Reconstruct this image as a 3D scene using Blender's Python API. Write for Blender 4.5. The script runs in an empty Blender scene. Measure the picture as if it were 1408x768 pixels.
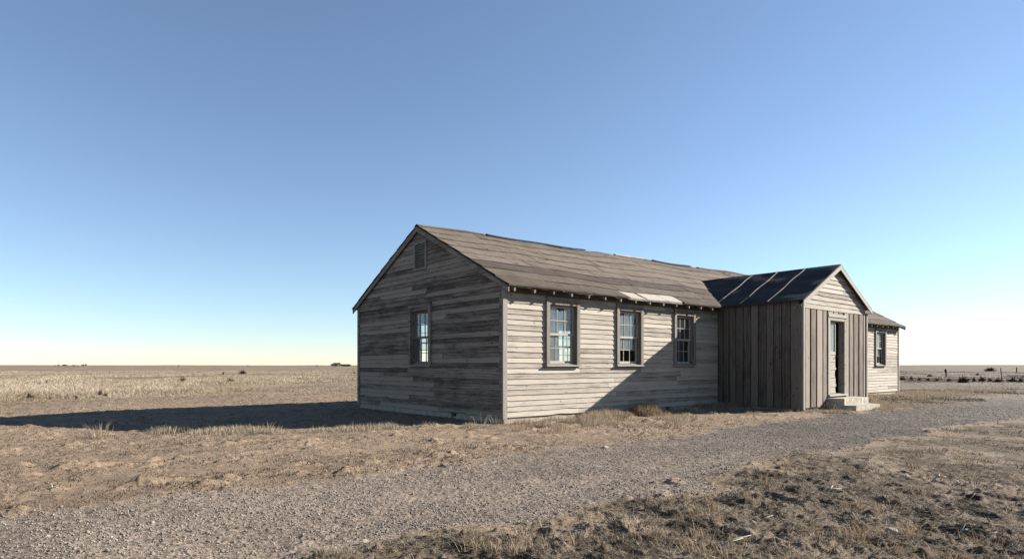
import bpy, math, random
import numpy as np
from math import radians as R
random.seed(7)
RG = np.random.default_rng(11)
S = bpy.context.scene
COL = S.collection

# ------------------------------------------------------------------ camera, sky, sun, exposure
cam = bpy.data.cameras.new('camera'); camo = bpy.data.objects.new('camera', cam); COL.objects.link(camo)
CAMH = 1.3
camo.location = (0, 0, CAMH); camo.rotation_euler = (R(90), 0, 0)
cam.lens = 860/1408*36; cam.sensor_width = 36; cam.shift_y = 0.0838
cam.clip_start = 0.1; cam.clip_end = 30000
S.camera = camo
SUN_AZ = R(75.4)          # clockwise from +Y
SUN_EL = R(25)
w = bpy.data.worlds.new('World'); S.world = w; w.use_nodes = True
nt = w.node_tree; nt.nodes.clear()
sky = nt.nodes.new('ShaderNodeTexSky'); sky.sky_type = 'NISHITA'; sky.sun_disc = False
sky.sun_elevation = SUN_EL; sky.sun_rotation = SUN_AZ
sky.altitude = 8000; sky.air_density = 2.5; sky.dust_density = 8.0; sky.ozone_density = 2.0
bg = nt.nodes.new('ShaderNodeBackground'); bg.inputs[1].default_value = 0.05
wo = nt.nodes.new('ShaderNodeOutputWorld')
tintn = nt.nodes.new('ShaderNodeMix'); tintn.data_type = 'RGBA'; tintn.blend_type = 'MULTIPLY'; tintn.inputs[0].default_value = 1; tintn.inputs[7].default_value = (0.93, 0.992, 1.05, 1)
hsn = nt.nodes.new('ShaderNodeHueSaturation'); hsn.inputs['Saturation'].default_value = 0.92
nt.links.new(sky.outputs[0], tintn.inputs[6]); nt.links.new(tintn.outputs[2], hsn.inputs['Color']); nt.links.new(hsn.outputs[0], bg.inputs[0]); nt.links.new(bg.outputs[0], wo.inputs[0])
sl = bpy.data.lights.new('sun', 'SUN'); sl.energy = 5.0; sl.angle = R(0.5); sl.color = (1.0, 0.93, 0.83)
so = bpy.data.objects.new('sun', sl); COL.objects.link(so)
ca = math.cos(SUN_EL)
from mathutils import Vector
so.rotation_euler = Vector((math.sin(SUN_AZ)*ca, math.cos(SUN_AZ)*ca, math.sin(SUN_EL))).to_track_quat('Z', 'Y').to_euler()
so.location = (20, 5, 20)
S.view_settings.view_transform = 'Standard'; S.view_settings.look = 'None'
S.view_settings.exposure = 1.72; S.view_settings.gamma = 1.0; S.view_settings.use_curve_mapping = False

# ------------------------------------------------------------------ frame of the building: local x along the long wall, local y along the gable wall
TH = math.atan2(860, 1036)
AX, AY = -0.2, 14.34
CT, ST = math.cos(TH), math.sin(TH)
def to_st(x, y):
    return (x-AX)*CT+(y-AY)*ST, -(x-AX)*ST+(y-AY)*CT
def to_xy(s, t):
    return AX+s*CT-t*ST, AY+s*ST+t*CT
def px2g(px, py):                      # photograph measurement -> point on flat ground
    d = 860*CAMH/(py-502.0)
    return (px-704)/860*d, d
L, W, P, PX0, PX1 = 24.13, 7.33, 2.7, 8.79, 13.2

# ------------------------------------------------------------------ noise in numpy
_perm = np.random.default_rng(5).random((256, 256))
def vnoise(x, y):
    xi = np.floor(x).astype(np.int64); yi = np.floor(y).astype(np.int64)
    fx = x-xi; fy = y-yi
    fx = fx*fx*(3-2*fx); fy = fy*fy*(3-2*fy)
    a = _perm[xi & 255, yi & 255]; b = _perm[(xi+1) & 255, yi & 255]
    c = _perm[xi & 255, (yi+1) & 255]; d = _perm[(xi+1) & 255, (yi+1) & 255]
    return (a*(1-fx)+b*fx)*(1-fy)+(c*(1-fx)+d*fx)*fy
def fbm(x, y, f, o=3, ox=0.0):
    r = 0; a = 0.5; t = 0
    for k in range(o):
        r = r+a*vnoise((x*0.8-y*0.6)*f+ox+17.3*k, (x*0.6+y*0.8)*f+ox*1.7+9.1*k); t += a; a *= 0.5; f *= 2.07
    return r/t
def sm(e0, e1, x):
    t = np.clip((x-e0)/(e1-e0), 0, 1); return t*t*(3-2*t)

# ------------------------------------------------------------------ ground zones
up = [(0,705),(140,690),(300,672),(470,655),(600,636),(700,622),(850,607),(930,600),(1050,581),(1130,570),(1200,564),(1300,557),(1408,546)]
lo = [(430,768),(540,740),(650,715),(740,702),(830,682),(930,665),(1000,645),(1060,630),(1120,622),(1200,608),(1240,597),(1300,586),(1408,573)]
U_ = np.array([to_st(*px2g(*p)) for p in up]); L_ = np.array([to_st(*px2g(*p)) for p in lo])
U_ = U_[np.argsort(U_[:, 0])]; L_ = L_[np.argsort(L_[:, 0])]
def zones(x, y):
    s, t = to_st(x, y)
    tu = np.interp(s, U_[:, 0], U_[:, 1]); tl = np.interp(s, L_[:, 0], L_[:, 1])
    n = (fbm(x, y, 0.9, 3, 3.0)-0.5)*1.1+(fbm(x, y, 5.0, 2, 8.0)-0.5)*0.35
    g = np.minimum(tu-t+n*0.9, t-tl+n*1.0)          # >0 on gravel
    g = np.where(s > 45, -1.0, g)
    below = sm(0.1, -0.5, (t-tl)+n)                  # 1 on the near side of the road
    return s, t, g, below
def H(x, y, full=False):
    x = np.asarray(x, float); y = np.asarray(y, float)
    s, t, g, below = zones(x, y)
    r = np.hypot(x, y)
    gm = sm(-0.05, 0.25, g)
    house = sm(0.6, 0.0, np.maximum(np.maximum(-s, s-L), np.maximum(-t, t-W)))
    far = sm(30, 300, r)
    base = -0.05+(fbm(x, y, 0.12, 2, 1.0)-0.5)*0.22*sm(1.5, 8, np.hypot(np.clip(-s, 0, 99)+np.clip(s-L, 0, 99), np.clip(-P-t, 0, 99)+np.clip(t-W, 0, 99)))*sm(6, 12, r)
    # broad relief of the plain, growing with distance
    base = base+far*((fbm(x, y, 0.006, 2, 5.0)-0.5)*1.2)+sm(500, 2500, r)*(fbm(x, y, 0.0011, 3, 2.0)-0.48)*11
    # clods and hummocks
    near = sm(60, 18, r)
    n4 = fbm(x, y, 16.0, 2, 13.0); n1 = fbm(x, y, 2.6, 3, 4.0); n2 = fbm(x, y, 9.0, 3, 7.0); n3 = vnoise(x*38, y*38)
    n5 = fbm(s*.6, t, 11.0, 2, 57.0); n6 = fbm(s*.5, t, 4.2, 3, 53.0)
    fd = sm(13, 5, r)*.75+.35
    hum = below*fd*(0.11*np.power(np.clip(n1-0.36, 0, 1), 1.1)+0.10*np.clip(n2-0.47, 0, 1)+0.06*np.clip(n4-.45, 0, 1)+0.008*n3)
    patch = sm(0.46, 0.62, fbm(x, y, 1.3, 2, 21.0))
    ridg = np.power(np.clip(1-np.abs(n2-0.5)*5, 0, 1), 2)
    dirt = (1-below)*(0.03*(n1-0.5)+patch*0.018*ridg+0.005*n3*patch+0.012*n2+0.07*np.clip(n5-.62, 0, 1)+0.30*np.clip(n6-.66, 0, 1))
    grav = 0.008*n3+0.016*(n2-0.5)+0.010*vnoise(x*75, y*75)
    small = gm*grav+(1-gm)*(hum+dirt)
    tracks = -0.02*gm*(np.exp(-((g-0.7)/0.25)**2))
    bank = 0.015*(1-gm)*(1-house)
    z = base+near*(small*(1-0.6*house)+tracks)+bank
    return z
def colour(x, y):
    s, t, g, below = zones(x, y)
    r = np.hypot(x, y)
    n1 = fbm(x, y, 1.1, 3, 31.0)[:, None]; n2 = fbm(x, y, 6.0, 3, 37.0)[:, None]; nb = fbm(x, y, 0.25, 3, 41.0)[:, None]
    dirt = np.array([0.51, 0.38, 0.272]); sand = np.array([0.60, 0.47, 0.35]); straw = np.array([0.50, 0.385, 0.27])
    brown = np.array([0.30, 0.235, 0.17]); greyb = np.array([0.33, 0.265, 0.205]); dark = np.array([0.12, 0.088, 0.06])
    c = dirt*(0.80+0.4*n1)
    k = sm(0.45, 0.65, n2)*0.55; c = c*(1-k)+brown*1.3*k
    # strip along the front wall and field behind: straw
    tq = t+np.where(s < 0, .47*s, 0); k = (sm(-2.6, -1.2, np.where(s < 0, tq*2, t))*sm(-7, 1, s))[:, None]*0.8; c = c*(1-k)+straw*(0.7+0.6*n2)*k
    k = sm(20, 32, r)[:, None]; c = c*(1-k)+(straw*(0.40+0.95*nb)*(0.65+0.6*n2))*k
    # east side of the plain is browner
    e = (sm(-0.1, 0.5, x/np.maximum(y, 1))*sm(14, 30, r))[:, None]; c = c*(1-e)+(greyb*(0.55+0.8*nb)*(0.7+0.6*n2))*e
    # near side of the road: dead mat, brown with sandy bare spots
    b = below[:, None]; m = brown*(0.38+1.05*n2)
    q = sm(0.54, 0.68, n1); m = m*(1-q*0.8)+sand*0.85*q*0.8
    q = sm(0.58, 0.42, n2)*0.5; m = m*(1-q)+dark*1.5*q
    c = c*(1-b)+m*b
    k = np.clip(4*b*(1-b), 0, 1)*0.7*sm(.35, .6, fbm(x, y, 2.0, 2, 71))[:, None]; c = c*(1-k)+straw*(0.8+0.5*n2)*k
    # grass orange-tan just past the east gable
    k = (sm(16, 19, s)*sm(34, 27, s)*sm(-3.2, -2.0, t)*sm(1.5, -0.3, t))[:, None]; c = c*(1-k)+np.array([0.50, 0.36, 0.22])*(0.7+0.6*n2)*k
    # far dark streaks, long across the view
    st = fbm(x*0.15, y*1.0, 0.035, 3, 51.0)[:, None]; k = sm(0.52, 0.66, st)*sm(60, 140, r)[:, None]*0.35; c = c*(1-k)+brown*1.1*k
    # gravel
    gm = sm(-0.06, 0.12, g)[:, None]
    n3 = vnoise(x*45, y*45)[:, None]
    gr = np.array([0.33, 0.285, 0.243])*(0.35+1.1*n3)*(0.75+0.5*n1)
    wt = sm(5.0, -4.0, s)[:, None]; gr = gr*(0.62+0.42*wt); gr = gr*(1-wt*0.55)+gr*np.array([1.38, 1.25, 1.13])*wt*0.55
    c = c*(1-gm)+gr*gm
    return np.clip(c*0.485, 0.01, 0.85)

# ------------------------------------------------------------------ tagging and mesh helpers
def tag(o, label=None, cat=None, group=None, kind=None):
    if label: o['label'] = label
    if cat: o['category'] = cat
    if group: o['group'] = group
    if kind: o['kind'] = kind
    return o
def empty(name, loc=(0, 0, 0), rz=0.0, parent=None):
    o = bpy.data.objects.new(name, None); COL.objects.link(o); o.location = loc; o.rotation_euler = (0, 0, rz)
    o.empty_display_size = 0.3
    if parent: o.parent = parent
    return o
class MB:
    def __init__(s): s.v = []; s.f = []; s.a = []
    def quad(s, pts, rnd=0.5):
        i = len(s.v); s.v += [tuple(p) for p in pts]; s.a += [rnd]*len(pts); s.f.append(tuple(range(i, i+len(pts))))
    def box(s, x0, x1, y0, y1, z0, z1, rnd=0.5, xf=None):
        c = [(x, y, z) for z in (z0, z1) for y in (y0, y1) for x in (x0, x1)]
        s.hexa(c, rnd, xf)
    def hexa(s, c, rnd=0.5, xf=None):
        if xf: c = [xf(*p) for p in c]
        i = len(s.v); s.v += [tuple(p) for p in c]; s.a += [rnd]*8
        s.f += [tuple(i+k for k in q) for q in ((0,2,3,1),(4,5,7,6),(0,1,5,4),(2,6,7,3),(0,4,6,2),(1,3,7,5))]
    def bar(s, a, b, wd, hh, rnd=0.5, upv=(0, 0, 1)):      # box beam from a to b
        a = Vector(a); b = Vector(b); d = (b-a).normalized(); u = Vector(upv); sd = d.cross(u).normalized(); u = sd.cross(d).normalized()
        c = []
        for q in (-1, 1):
            for e in (-1, 1):
                for p in (a, b):
                    c.append(p+u*q*hh/2+sd*e*wd/2)
        s.hexa([tuple(k) for k in c], rnd)
    def tube(s, pts, rad, n=6, rnd=0.5):
        base = len(s.v)
        for k, p in enumerate(pts):
            p = Vector(p)
            d = (Vector(pts[min(k+1, len(pts)-1)])-Vector(pts[max(k-1, 0)])).normalized()
            a = d.orthogonal().normalized(); b = d.cross(a)
            for j in range(n):
                an = 2*math.pi*j/n; s.v.append(tuple(p+(a*math.cos(an)+b*math.sin(an))*rad[k])); s.a.append(rnd)
        for k in range(len(pts)-1):
            for j in range(n):
                s.f.append((base+k*n+j, base+k*n+(j+1) % n, base+(k+1)*n+(j+1) % n, base+(k+1)*n+j))
        s.f.append(tuple(base+j for j in range(n))[::-1]); s.f.append(tuple(base+(len(pts)-1)*n+j for j in range(n)))
    def build(s, name, mat, parent=None, smooth=False, bevel=0):
        m = bpy.data.meshes.new(name); m.from_pydata(s.v, [], s.f); m.update()
        at = m.attributes.new('rnd', 'FLOAT', 'POINT'); at.data.foreach_set('value', np.array(s.a, dtype=np.float32))
        o = bpy.data.objects.new(name, m); COL.objects.link(o); m.materials.append(mat)
        if parent: o.parent = parent
        if smooth: m.polygons.foreach_set('use_smooth', [True]*len(m.polygons))
        if bevel:
            b = o.modifiers.new('bevel', 'BEVEL'); b.width = bevel; b.segments = 1; b.limit_method = 'ANGLE'
        return o
def np_mesh(name, V, F, mat, attrs=None, cols=None, parent=None, smooth=False):   # F: (n,k) index array
    m = bpy.data.meshes.new(name)
    V = np.ascontiguousarray(V, dtype=np.float32); F = np.ascontiguousarray(F, dtype=np.int32)
    m.vertices.add(len(V)); m.vertices.foreach_set('co', V.ravel())
    k = F.shape[1]
    m.loops.add(F.size); m.loops.foreach_set('vertex_index', F.ravel())
    m.polygons.add(len(F)); m.polygons.foreach_set('loop_start', np.arange(0, F.size, k, dtype=np.int32))
    if smooth: m.polygons.foreach_set('use_smooth', np.ones(len(F), dtype=bool))
    m.update(calc_edges=True)
    if attrs is not None:
        at = m.attributes.new('rnd', 'FLOAT', 'POINT'); at.data.foreach_set('value', np.asarray(attrs, dtype=np.float32))
    if cols is not None:
        at = m.attributes.new('Col', 'FLOAT_COLOR', 'POINT')
        at.data.foreach_set('color', np.hstack([cols, np.ones((len(cols), 1))]).astype(np.float32).ravel())
    o = bpy.data.objects.new(name, m); COL.objects.link(o); m.materials.append(mat)
    if parent: o.parent = parent
    return o

# ------------------------------------------------------------------ materials
def newmat(name, rough=0.9, spec=0.15):
    m = bpy.data.materials.new(name); m.use_nodes = True
    b = m.node_tree.nodes['Principled BSDF']; b.inputs['Roughness'].default_value = rough
    b.inputs['Specular IOR Level'].default_value = spec
    return m, m.node_tree, b
def N(nt, typ, **kw):
    n = nt.nodes.new(typ)
    for k, v in kw.items():
        if k in n.inputs.keys() and not hasattr(n, k): n.inputs[k].default_value = v
        elif hasattr(n, k): setattr(n, k, v)
        else: n.inputs[k].default_value = v
    return n
def noise(nt, vec, sc, detail=4, rough=0.6, dist=0.0):
    n = nt.nodes.new('ShaderNodeTexNoise'); n.inputs['Scale'].default_value = sc; n.inputs['Detail'].default_value = detail
    n.inputs['Roughness'].default_value = rough; n.inputs['Distortion'].default_value = dist
    nt.links.new(vec, n.inputs['Vector']); return n.outputs[0]
def ramp(nt, fac, stops):
    r = nt.nodes.new('ShaderNodeValToRGB'); e = r.color_ramp.elements
    while len(e) < len(stops): e.new(0.5)
    for q, (p, c) in zip(e, stops):
        q.position = p; q.color = (c, c, c, 1) if not isinstance(c, tuple) else c+(1,)
    nt.links.new(fac, r.inputs[0]); return r.outputs[0]
def mix(nt, fac, a, b, mode='MIX'):
    m = nt.nodes.new('ShaderNodeMix'); m.data_type = 'RGBA'; m.blend_type = mode
    if isinstance(fac, (int, float)): m.inputs[0].default_value = fac
    else: nt.links.new(fac, m.inputs[0])
    for i, v in ((6, a), (7, b)):
        if isinstance(v, tuple): m.inputs[i].default_value = v+(1,)
        else: nt.links.new(v, m.inputs[i])
    return m.outputs[2]
def mth(nt, op, a, b=None):
    m = nt.nodes.new('ShaderNodeMath'); m.operation = op
    for i, v in ((0, a), (1, b)):
        if v is None: continue
        if isinstance(v, (int, float)): m.inputs[i].default_value = v
        else: nt.links.new(v, m.inputs[i])
    return m.outputs[0]
def bump(nt, b, h, st, dist):
    n = nt.nodes.new('ShaderNodeBump'); n.inputs['Strength'].default_value = st; n.inputs['Distance'].default_value = dist
    nt.links.new(h, n.inputs['Height']); nt.links.new(n.outputs[0], b.inputs['Normal'])
def coords(nt, scale=(1, 1, 1)):
    tc = nt.nodes.new('ShaderNodeTexCoord'); mp = nt.nodes.new('ShaderNodeMapping'); mp.inputs['Scale'].default_value = scale
    nt.links.new(tc.outputs['Object'], mp.inputs[0]); return mp.outputs[0]
def attr(nt, name='rnd', out='Fac'):
    a = nt.nodes.new('ShaderNodeAttribute'); a.attribute_name = name; return a.outputs[out]

def wood(name, grain, paint, bare, darkc, paint_amt, var=0.5, k=0.5):
    paint, bare, darkc = [tuple(q*k for q in c) for c in (paint, bare, darkc)]
    """weathered boards: flaking paint over bare grey wood; grain = mapping scale, long along the board"""
    m, nt, b = newmat(name, 0.85, 0.2)
    cg = coords(nt, grain); c1 = coords(nt)
    rnd = attr(nt)
    off = nt.nodes.new('ShaderNodeVectorMath'); off.operation = 'ADD'
    cmb = nt.nodes.new('ShaderNodeCombineXYZ'); nt.links.new(mth(nt, 'MULTIPLY', rnd, 37.0), cmb.inputs[0]); nt.links.new(mth(nt, 'MULTIPLY', rnd, 91.0), cmb.inputs[1])
    nt.links.new(cg, off.inputs[0]); nt.links.new(cmb.outputs[0], off.inputs[1]); v = off.outputs[0]
    fine = noise(nt, v, 9.0, 6, 0.7); mid = noise(nt, v, 2.2, 5, 0.65, 0.3); blot = noise(nt, coords(nt, tuple(max(.35, min(1.6, q**.5)) for q in grain)), 2.4, 6, 0.75); big = noise(nt, c1, 0.5, 2, 0.5)
    # paint coverage
    cov = mth(nt, 'ADD', mth(nt, 'ADD', mth(nt, 'SUBTRACT', mth(nt, 'MULTIPLY', mid, 1.3), 0.35), mth(nt, 'SUBTRACT', mth(nt, 'MULTIPLY', blot, 0.9), 0.10)), mth(nt, 'MULTIPLY', mth(nt, 'SUBTRACT', rnd, 0.5), var))
    cov = mth(nt, 'ADD', cov, mth(nt, 'MULTIPLY', mth(nt, 'SUBTRACT', fine, 0.5), 0.45))
    cf = ramp(nt, cov, [(0.68-paint_amt*0.3-0.17, 0.0), (0.68-paint_amt*0.3+0.17, 1.0)])
    wd = mix(nt, ramp(nt, fine, [(0.3, 0.0), (0.68, 1.0)]), darkc, bare)
    wd = mix(nt, ramp(nt, mid, [(0.35, 0.0), (0.7, 0.6)]), wd, tuple(x*0.45 for x in darkc))
    pt = mix(nt, ramp(nt, fine, [(0.35, 0.45), (0.55, 1.0)]), tuple(x*0.62 for x in paint), paint)
    col = mix(nt, cf, wd, pt)
    tint = mth(nt, 'ADD', 0.80, mth(nt, 'MULTIPLY', rnd, 0.32))
    col = mix(nt, 1.0, col, tint, 'MULTIPLY') if False else col
    hv = nt.nodes.new('ShaderNodeHueSaturation'); nt.links.new(tint, hv.inputs['Value']); nt.links.new(col, hv.inputs['Color']); col = hv.outputs[0]
    # knots, nail stains
    vo = nt.nodes.new('ShaderNodeTexVoronoi'); vo.inputs['Scale'].default_value = 3.5; nt.links.new(c1, vo.inputs['Vector'])
    kn = ramp(nt, vo.outputs['Distance'], [(0.05, 0.8), (0.12, 0.0)])
    col = mix(nt, kn, col, tuple(x*0.5 for x in darkc))
    nt.links.new(col, b.inputs['Base Color'])
    bump(nt, b, mth(nt, 'ADD', fine, mth(nt, 'MULTIPLY', cf, 0.35)), 0.55, 0.006)
    return m
GX, GY, GZ = (0.35, 6, 14), (6, 0.35, 14), (9, 9, 0.30)
M = {}
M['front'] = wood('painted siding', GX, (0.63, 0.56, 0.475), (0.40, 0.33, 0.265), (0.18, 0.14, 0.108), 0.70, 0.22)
M['gable'] = wood('gable siding', GY, (0.45, 0.37, 0.30), (0.23, 0.175, 0.135), (0.075, 0.055, 0.04), 0.44, 0.48)  # bare wood; shade of the west wall and its trim mixed into the colour
M['gablex'] = wood('porch gable siding', GX, (0.60, 0.54, 0.46), (0.42, 0.34, 0.27), (0.20, 0.15, 0.12), 0.75, 0.5)
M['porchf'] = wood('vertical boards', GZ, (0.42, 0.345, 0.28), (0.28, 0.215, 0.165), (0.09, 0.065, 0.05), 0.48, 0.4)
M['groove_shade'] = wood('recessed boards with groove shade', GZ, (0.12, 0.09, 0.07), (0.10, 0.075, 0.06), (0.05, 0.04, 0.03), 0.3, 0.4)  # shade of the recesses painted as a darker board colour
M['porch_shade'] = wood('vertical boards shade tone', GZ, (0.29, 0.24, 0.195), (0.20, 0.16, 0.125), (0.08, 0.06, 0.047), 0.5, 0.2)  # darker copy of the porch boards, shade of the side put into the colour
M['trim'] = wood('trim boards', GZ, (0.46, 0.42, 0.37), (0.30, 0.255, 0.215), (0.13, 0.10, 0.08), 0.6, 0.3)
M['trimx'] = wood('trim boards across', GX, (0.50, 0.46, 0.40), (0.33, 0.28, 0.235), (0.14, 0.11, 0.09), 0.6, 0.3)
M['sash'] = wood('sash paint', (3, 3, 3), (0.62, 0.59, 0.54), (0.40, 0.35, 0.30), (0.2, 0.16, 0.13), 1.1, 0.2)
M['casing'] = wood('casing boards', GZ, (0.36, 0.315, 0.27), (0.30, 0.25, 0.21), (0.13, 0.10, 0.08), 0.6, 0.3)
M['sashdark'] = wood('sash bare wood', (3, 3, 3), (0.30, 0.27, 0.24), (0.2, 0.17, 0.14), (0.1, 0.08, 0.065), 0.6, 0.2)
M['deck'] = wood('roof deck boards', GX, (0.30, 0.26, 0.22), (0.22, 0.18, 0.15), (0.08, 0.06, 0.05), 0.3, 0.5)
M['door'] = wood('door paint', GZ, (0.54, 0.49, 0.42), (0.38, 0.32, 0.26), (0.2, 0.155, 0.12), 0.7, 0.3)

def concrete(name, c, sc=6, k=0.5):
    c = tuple(q*k for q in c)
    m, nt, b = newmat(name, 0.95, 0.1); v = coords(nt)
    a = noise(nt, v, sc, 8, 0.7); d = noise(nt, v, sc*9, 4, 0.7)
    col = mix(nt, ramp(nt, a, [(0.32, 0.0), (0.62, 1.0)]), tuple(x*0.5 for x in c), c)
    col = mix(nt, ramp(nt, d, [(0.35, 0.5), (0.5, 0.0)]), col, tuple(x*0.35 for x in c))
    nt.links.new(col, b.inputs['Base Color']); bump(nt, b, mth(nt, 'ADD', a, d), 0.8, 0.012); return m
M['conc'] = concrete('weathered concrete', (0.58, 0.51, 0.42), 5, 0.6)
M['stepc'] = concrete('pale concrete', (0.66, 0.60, 0.51), 5, 0.62)
M['plaster'] = concrete('interior plaster', (0.42, 0.41, 0.38), 1.5)
M['iron'] = concrete('rusty iron', (0.10, 0.075, 0.06), 12)

def roofing(name, c, lo_, dark, k=0.5):
    c, lo_, dark = [tuple(q*k for q in u) for u in (c, lo_, dark)]
    m, nt, b = newmat(name, 0.95, 0.12); v = coords(nt); rnd = attr(nt)
    a = noise(nt, v, 1.6, 7, 0.7); g = noise(nt, v, 55, 4, 0.8)
    stv = coords(nt, (2.2, 0.5, 0.5)); streak = noise(nt, stv, 3.0, 6, 0.7, 0.4)
    col = mix(nt, ramp(nt, mth(nt, 'ADD', mth(nt, 'MULTIPLY', a, 0.6), mth(nt, 'MULTIPLY', rnd, 0.45)), [(0.33, 0.0), (0.68, 1.0)]), lo_, c)
    col = mix(nt, ramp(nt, streak, [(0.52, 0.0), (0.72, 0.75)]), col, dark)
    col = mix(nt, ramp(nt, g, [(0.3, 0.55), (0.55, 0.0)]), col, dark)
    nt.links.new(col, b.inputs['Base Color'])
    bump(nt, b, mth(nt, 'ADD', g, mth(nt, 'MULTIPLY', streak, 1.6)), 0.7, 0.01); return m
M['roof'] = roofing('rolled roofing', (0.275, 0.225, 0.18), (0.12, 0.094, 0.075), (0.06, 0.047, 0.038))
M['rooflight'] = roofing('bared pale sheathing', (0.80, 0.74, 0.66), (0.66, 0.6, 0.52), (0.3, 0.25, 0.2), k=0.46)
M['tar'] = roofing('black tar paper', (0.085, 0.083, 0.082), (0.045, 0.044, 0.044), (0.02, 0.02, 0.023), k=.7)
M['lath'] = roofing('grey laths', (0.42, 0.38, 0.33), (0.25, 0.22, 0.19), (0.1, 0.09, 0.08))

def glass(name, dust):
    m = bpy.data.materials.new(name); m.use_nodes = True; nt = m.node_tree; nt.nodes.clear()
    v = coords(nt)
    out = nt.nodes.new('ShaderNodeOutputMaterial')
    tr = nt.nodes.new('ShaderNodeBsdfTransparent'); tr.inputs[0].default_value = (0.90, 0.90, 0.91, 1)
    df = nt.nodes.new('ShaderNodeBsdfDiffuse'); df.inputs[0].default_value = (0.26, 0.30, 0.33, 1)
    gl = nt.nodes.new('ShaderNodeBsdfGlossy'); gl.inputs['Roughness'].default_value = 0.03; gl.inputs[0].default_value = (0.95, 0.97, 1, 1)
    bp = nt.nodes.new('ShaderNodeBump'); bp.inputs['Strength'].default_value = 0.12; bp.inputs['Distance'].default_value = 0.02
    nt.links.new(noise(nt, v, 3.0, 2, 0.5), bp.inputs['Height']); nt.links.new(bp.outputs[0], gl.inputs['Normal'])
    m1 = nt.nodes.new('ShaderNodeMixShader'); m2 = nt.nodes.new('ShaderNodeMixShader')
    n = noise(nt, v, 5.0, 6, 0.7)
    f = ramp(nt, n, [(0.3, dust*0.6), (0.7, dust*1.4)])
    nt.links.new(f, m1.inputs[0]); nt.links.new(tr.outputs[0], m1.inputs[1]); nt.links.new(df.outputs[0], m1.inputs[2])
    fr = nt.nodes.new('ShaderNodeFresnel'); 
    ge = nt.nodes.new('ShaderNodeNewGeometry')
    nt.links.new(mth(nt, 'SUBTRACT', 1.6, mth(nt, 'MULTIPLY', ge.outputs['Backfacing'], 1.6-1/1.6)), fr.inputs[0])
    nt.links.new(fr.outputs[0], m2.inputs[0]); nt.links.new(m1.outputs[0], m2.inputs[1]); nt.links.new(gl.outputs[0], m2.inputs[2])
    nt.links.new(m2.outputs[0], out.inputs[0]); return m
M['glass'] = glass('dusty glass', 0.30)
M['glass2'] = glass('streaked glass', 0.30)
M['glass3'] = glass('shade-darkened glass', 0.08)  # thinner dust coat, so the third window's shadow is put into its panes
M['dglass'] = glass('door glass', 0.45)

def vcol(name, fine_sc, fine_amt, bst, bdist, rough=0.95):
    m, nt, b = newmat(name, rough, 0.1); v = coords(nt)
    c = attr(nt, 'Col', 'Color'); a = noise(nt, v, fine_sc, 8, 0.75)
    a2 = noise(nt, v, fine_sc*0.12, 5, 0.7)
    hv = nt.nodes.new('ShaderNodeHueSaturation'); nt.links.new(c, hv.inputs['Color'])
    nt.links.new(mth(nt, 'MULTIPLY', ramp(nt, a, [(0.28, 1-fine_amt), (0.72, 1.0)]), mth(nt, 'ADD', 0.75, mth(nt, 'MULTIPLY', a2, 0.8))), hv.inputs['Value'])
    nt.links.new(hv.outputs[0], b.inputs['Base Color']); bump(nt, b, a, bst, bdist); return m
M['ground'] = vcol('dry earth', 34, 0.65, 1.0, 0.03)
M['gravel'] = vcol('crushed gravel', 60, 0.55, 0.9, 0.015)

def rndmat(name, stops, transl=0.0, rough=0.85, spec=0.15, k=0.5):
    m, nt, b = newmat(name, rough, spec)
    col = ramp(nt, attr(nt), [(p, tuple(q*k for q in c)) for p, c in stops]); nt.links.new(col, b.inputs['Base Color'])
    if transl:
        t = nt.nodes.new('ShaderNodeBsdfTranslucent'); nt.links.new(col, t.inputs[0]); mx = nt.nodes.new('ShaderNodeMixShader'); mx.inputs[0].default_value = transl
        nt.links.new(b.outputs[0], mx.inputs[1]); nt.links.new(t.outputs[0], mx.inputs[2]); nt.links.new(mx.outputs[0], nt.nodes['Material Output'].inputs[0])
    return m
M['stone'] = rndmat('gravel stones', [(0.0, (0.15, 0.125, 0.105)), (0.35, (0.32, 0.275, 0.235)), (0.75, (0.39, 0.34, 0.295)), (1.0, (0.5, 0.45, 0.4))])
M['grass'] = rndmat('dry straw grass', [(0.0, (0.26, 0.19, 0.125)), (0.35, (0.50, 0.40, 0.275)), (0.75, (0.70, 0.59, 0.44)), (1.0, (0.80, 0.70, 0.55))], 0.25)
M['rust'] = rndmat('russet dead grass', [(0.0, (0.24, 0.155, 0.095)), (0.5, (0.47, 0.335, 0.205)), (1.0, (0.72, 0.57, 0.39))], 0.25)
M['mat'] = rndmat('dead brown mat', [(0.0, (0.07, 0.052, 0.038)), (0.4, (0.20, 0.155, 0.115)), (0.75, (0.38, 0.31, 0.235)), (0.93, (0.6, 0.53, 0.42)), (1.0, (0.85, 0.8, 0.7))], 0.1)
M['shrub'] = rndmat('dead shrub', [(0.0, (0.05, 0.038, 0.028)), (0.6, (0.13, 0.095, 0.065)), (1.0, (0.25, 0.19, 0.13))])
M['leafdark'] = rndmat('grey foliage', [(0.0, (0.16, 0.15, 0.125)), (1.0, (0.34, 0.31, 0.26))])
M['stick'] = rndmat('bleached wood', [(0.0, (0.38, 0.32, 0.25)), (1.0, (0.66, 0.60, 0.51))])

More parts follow.
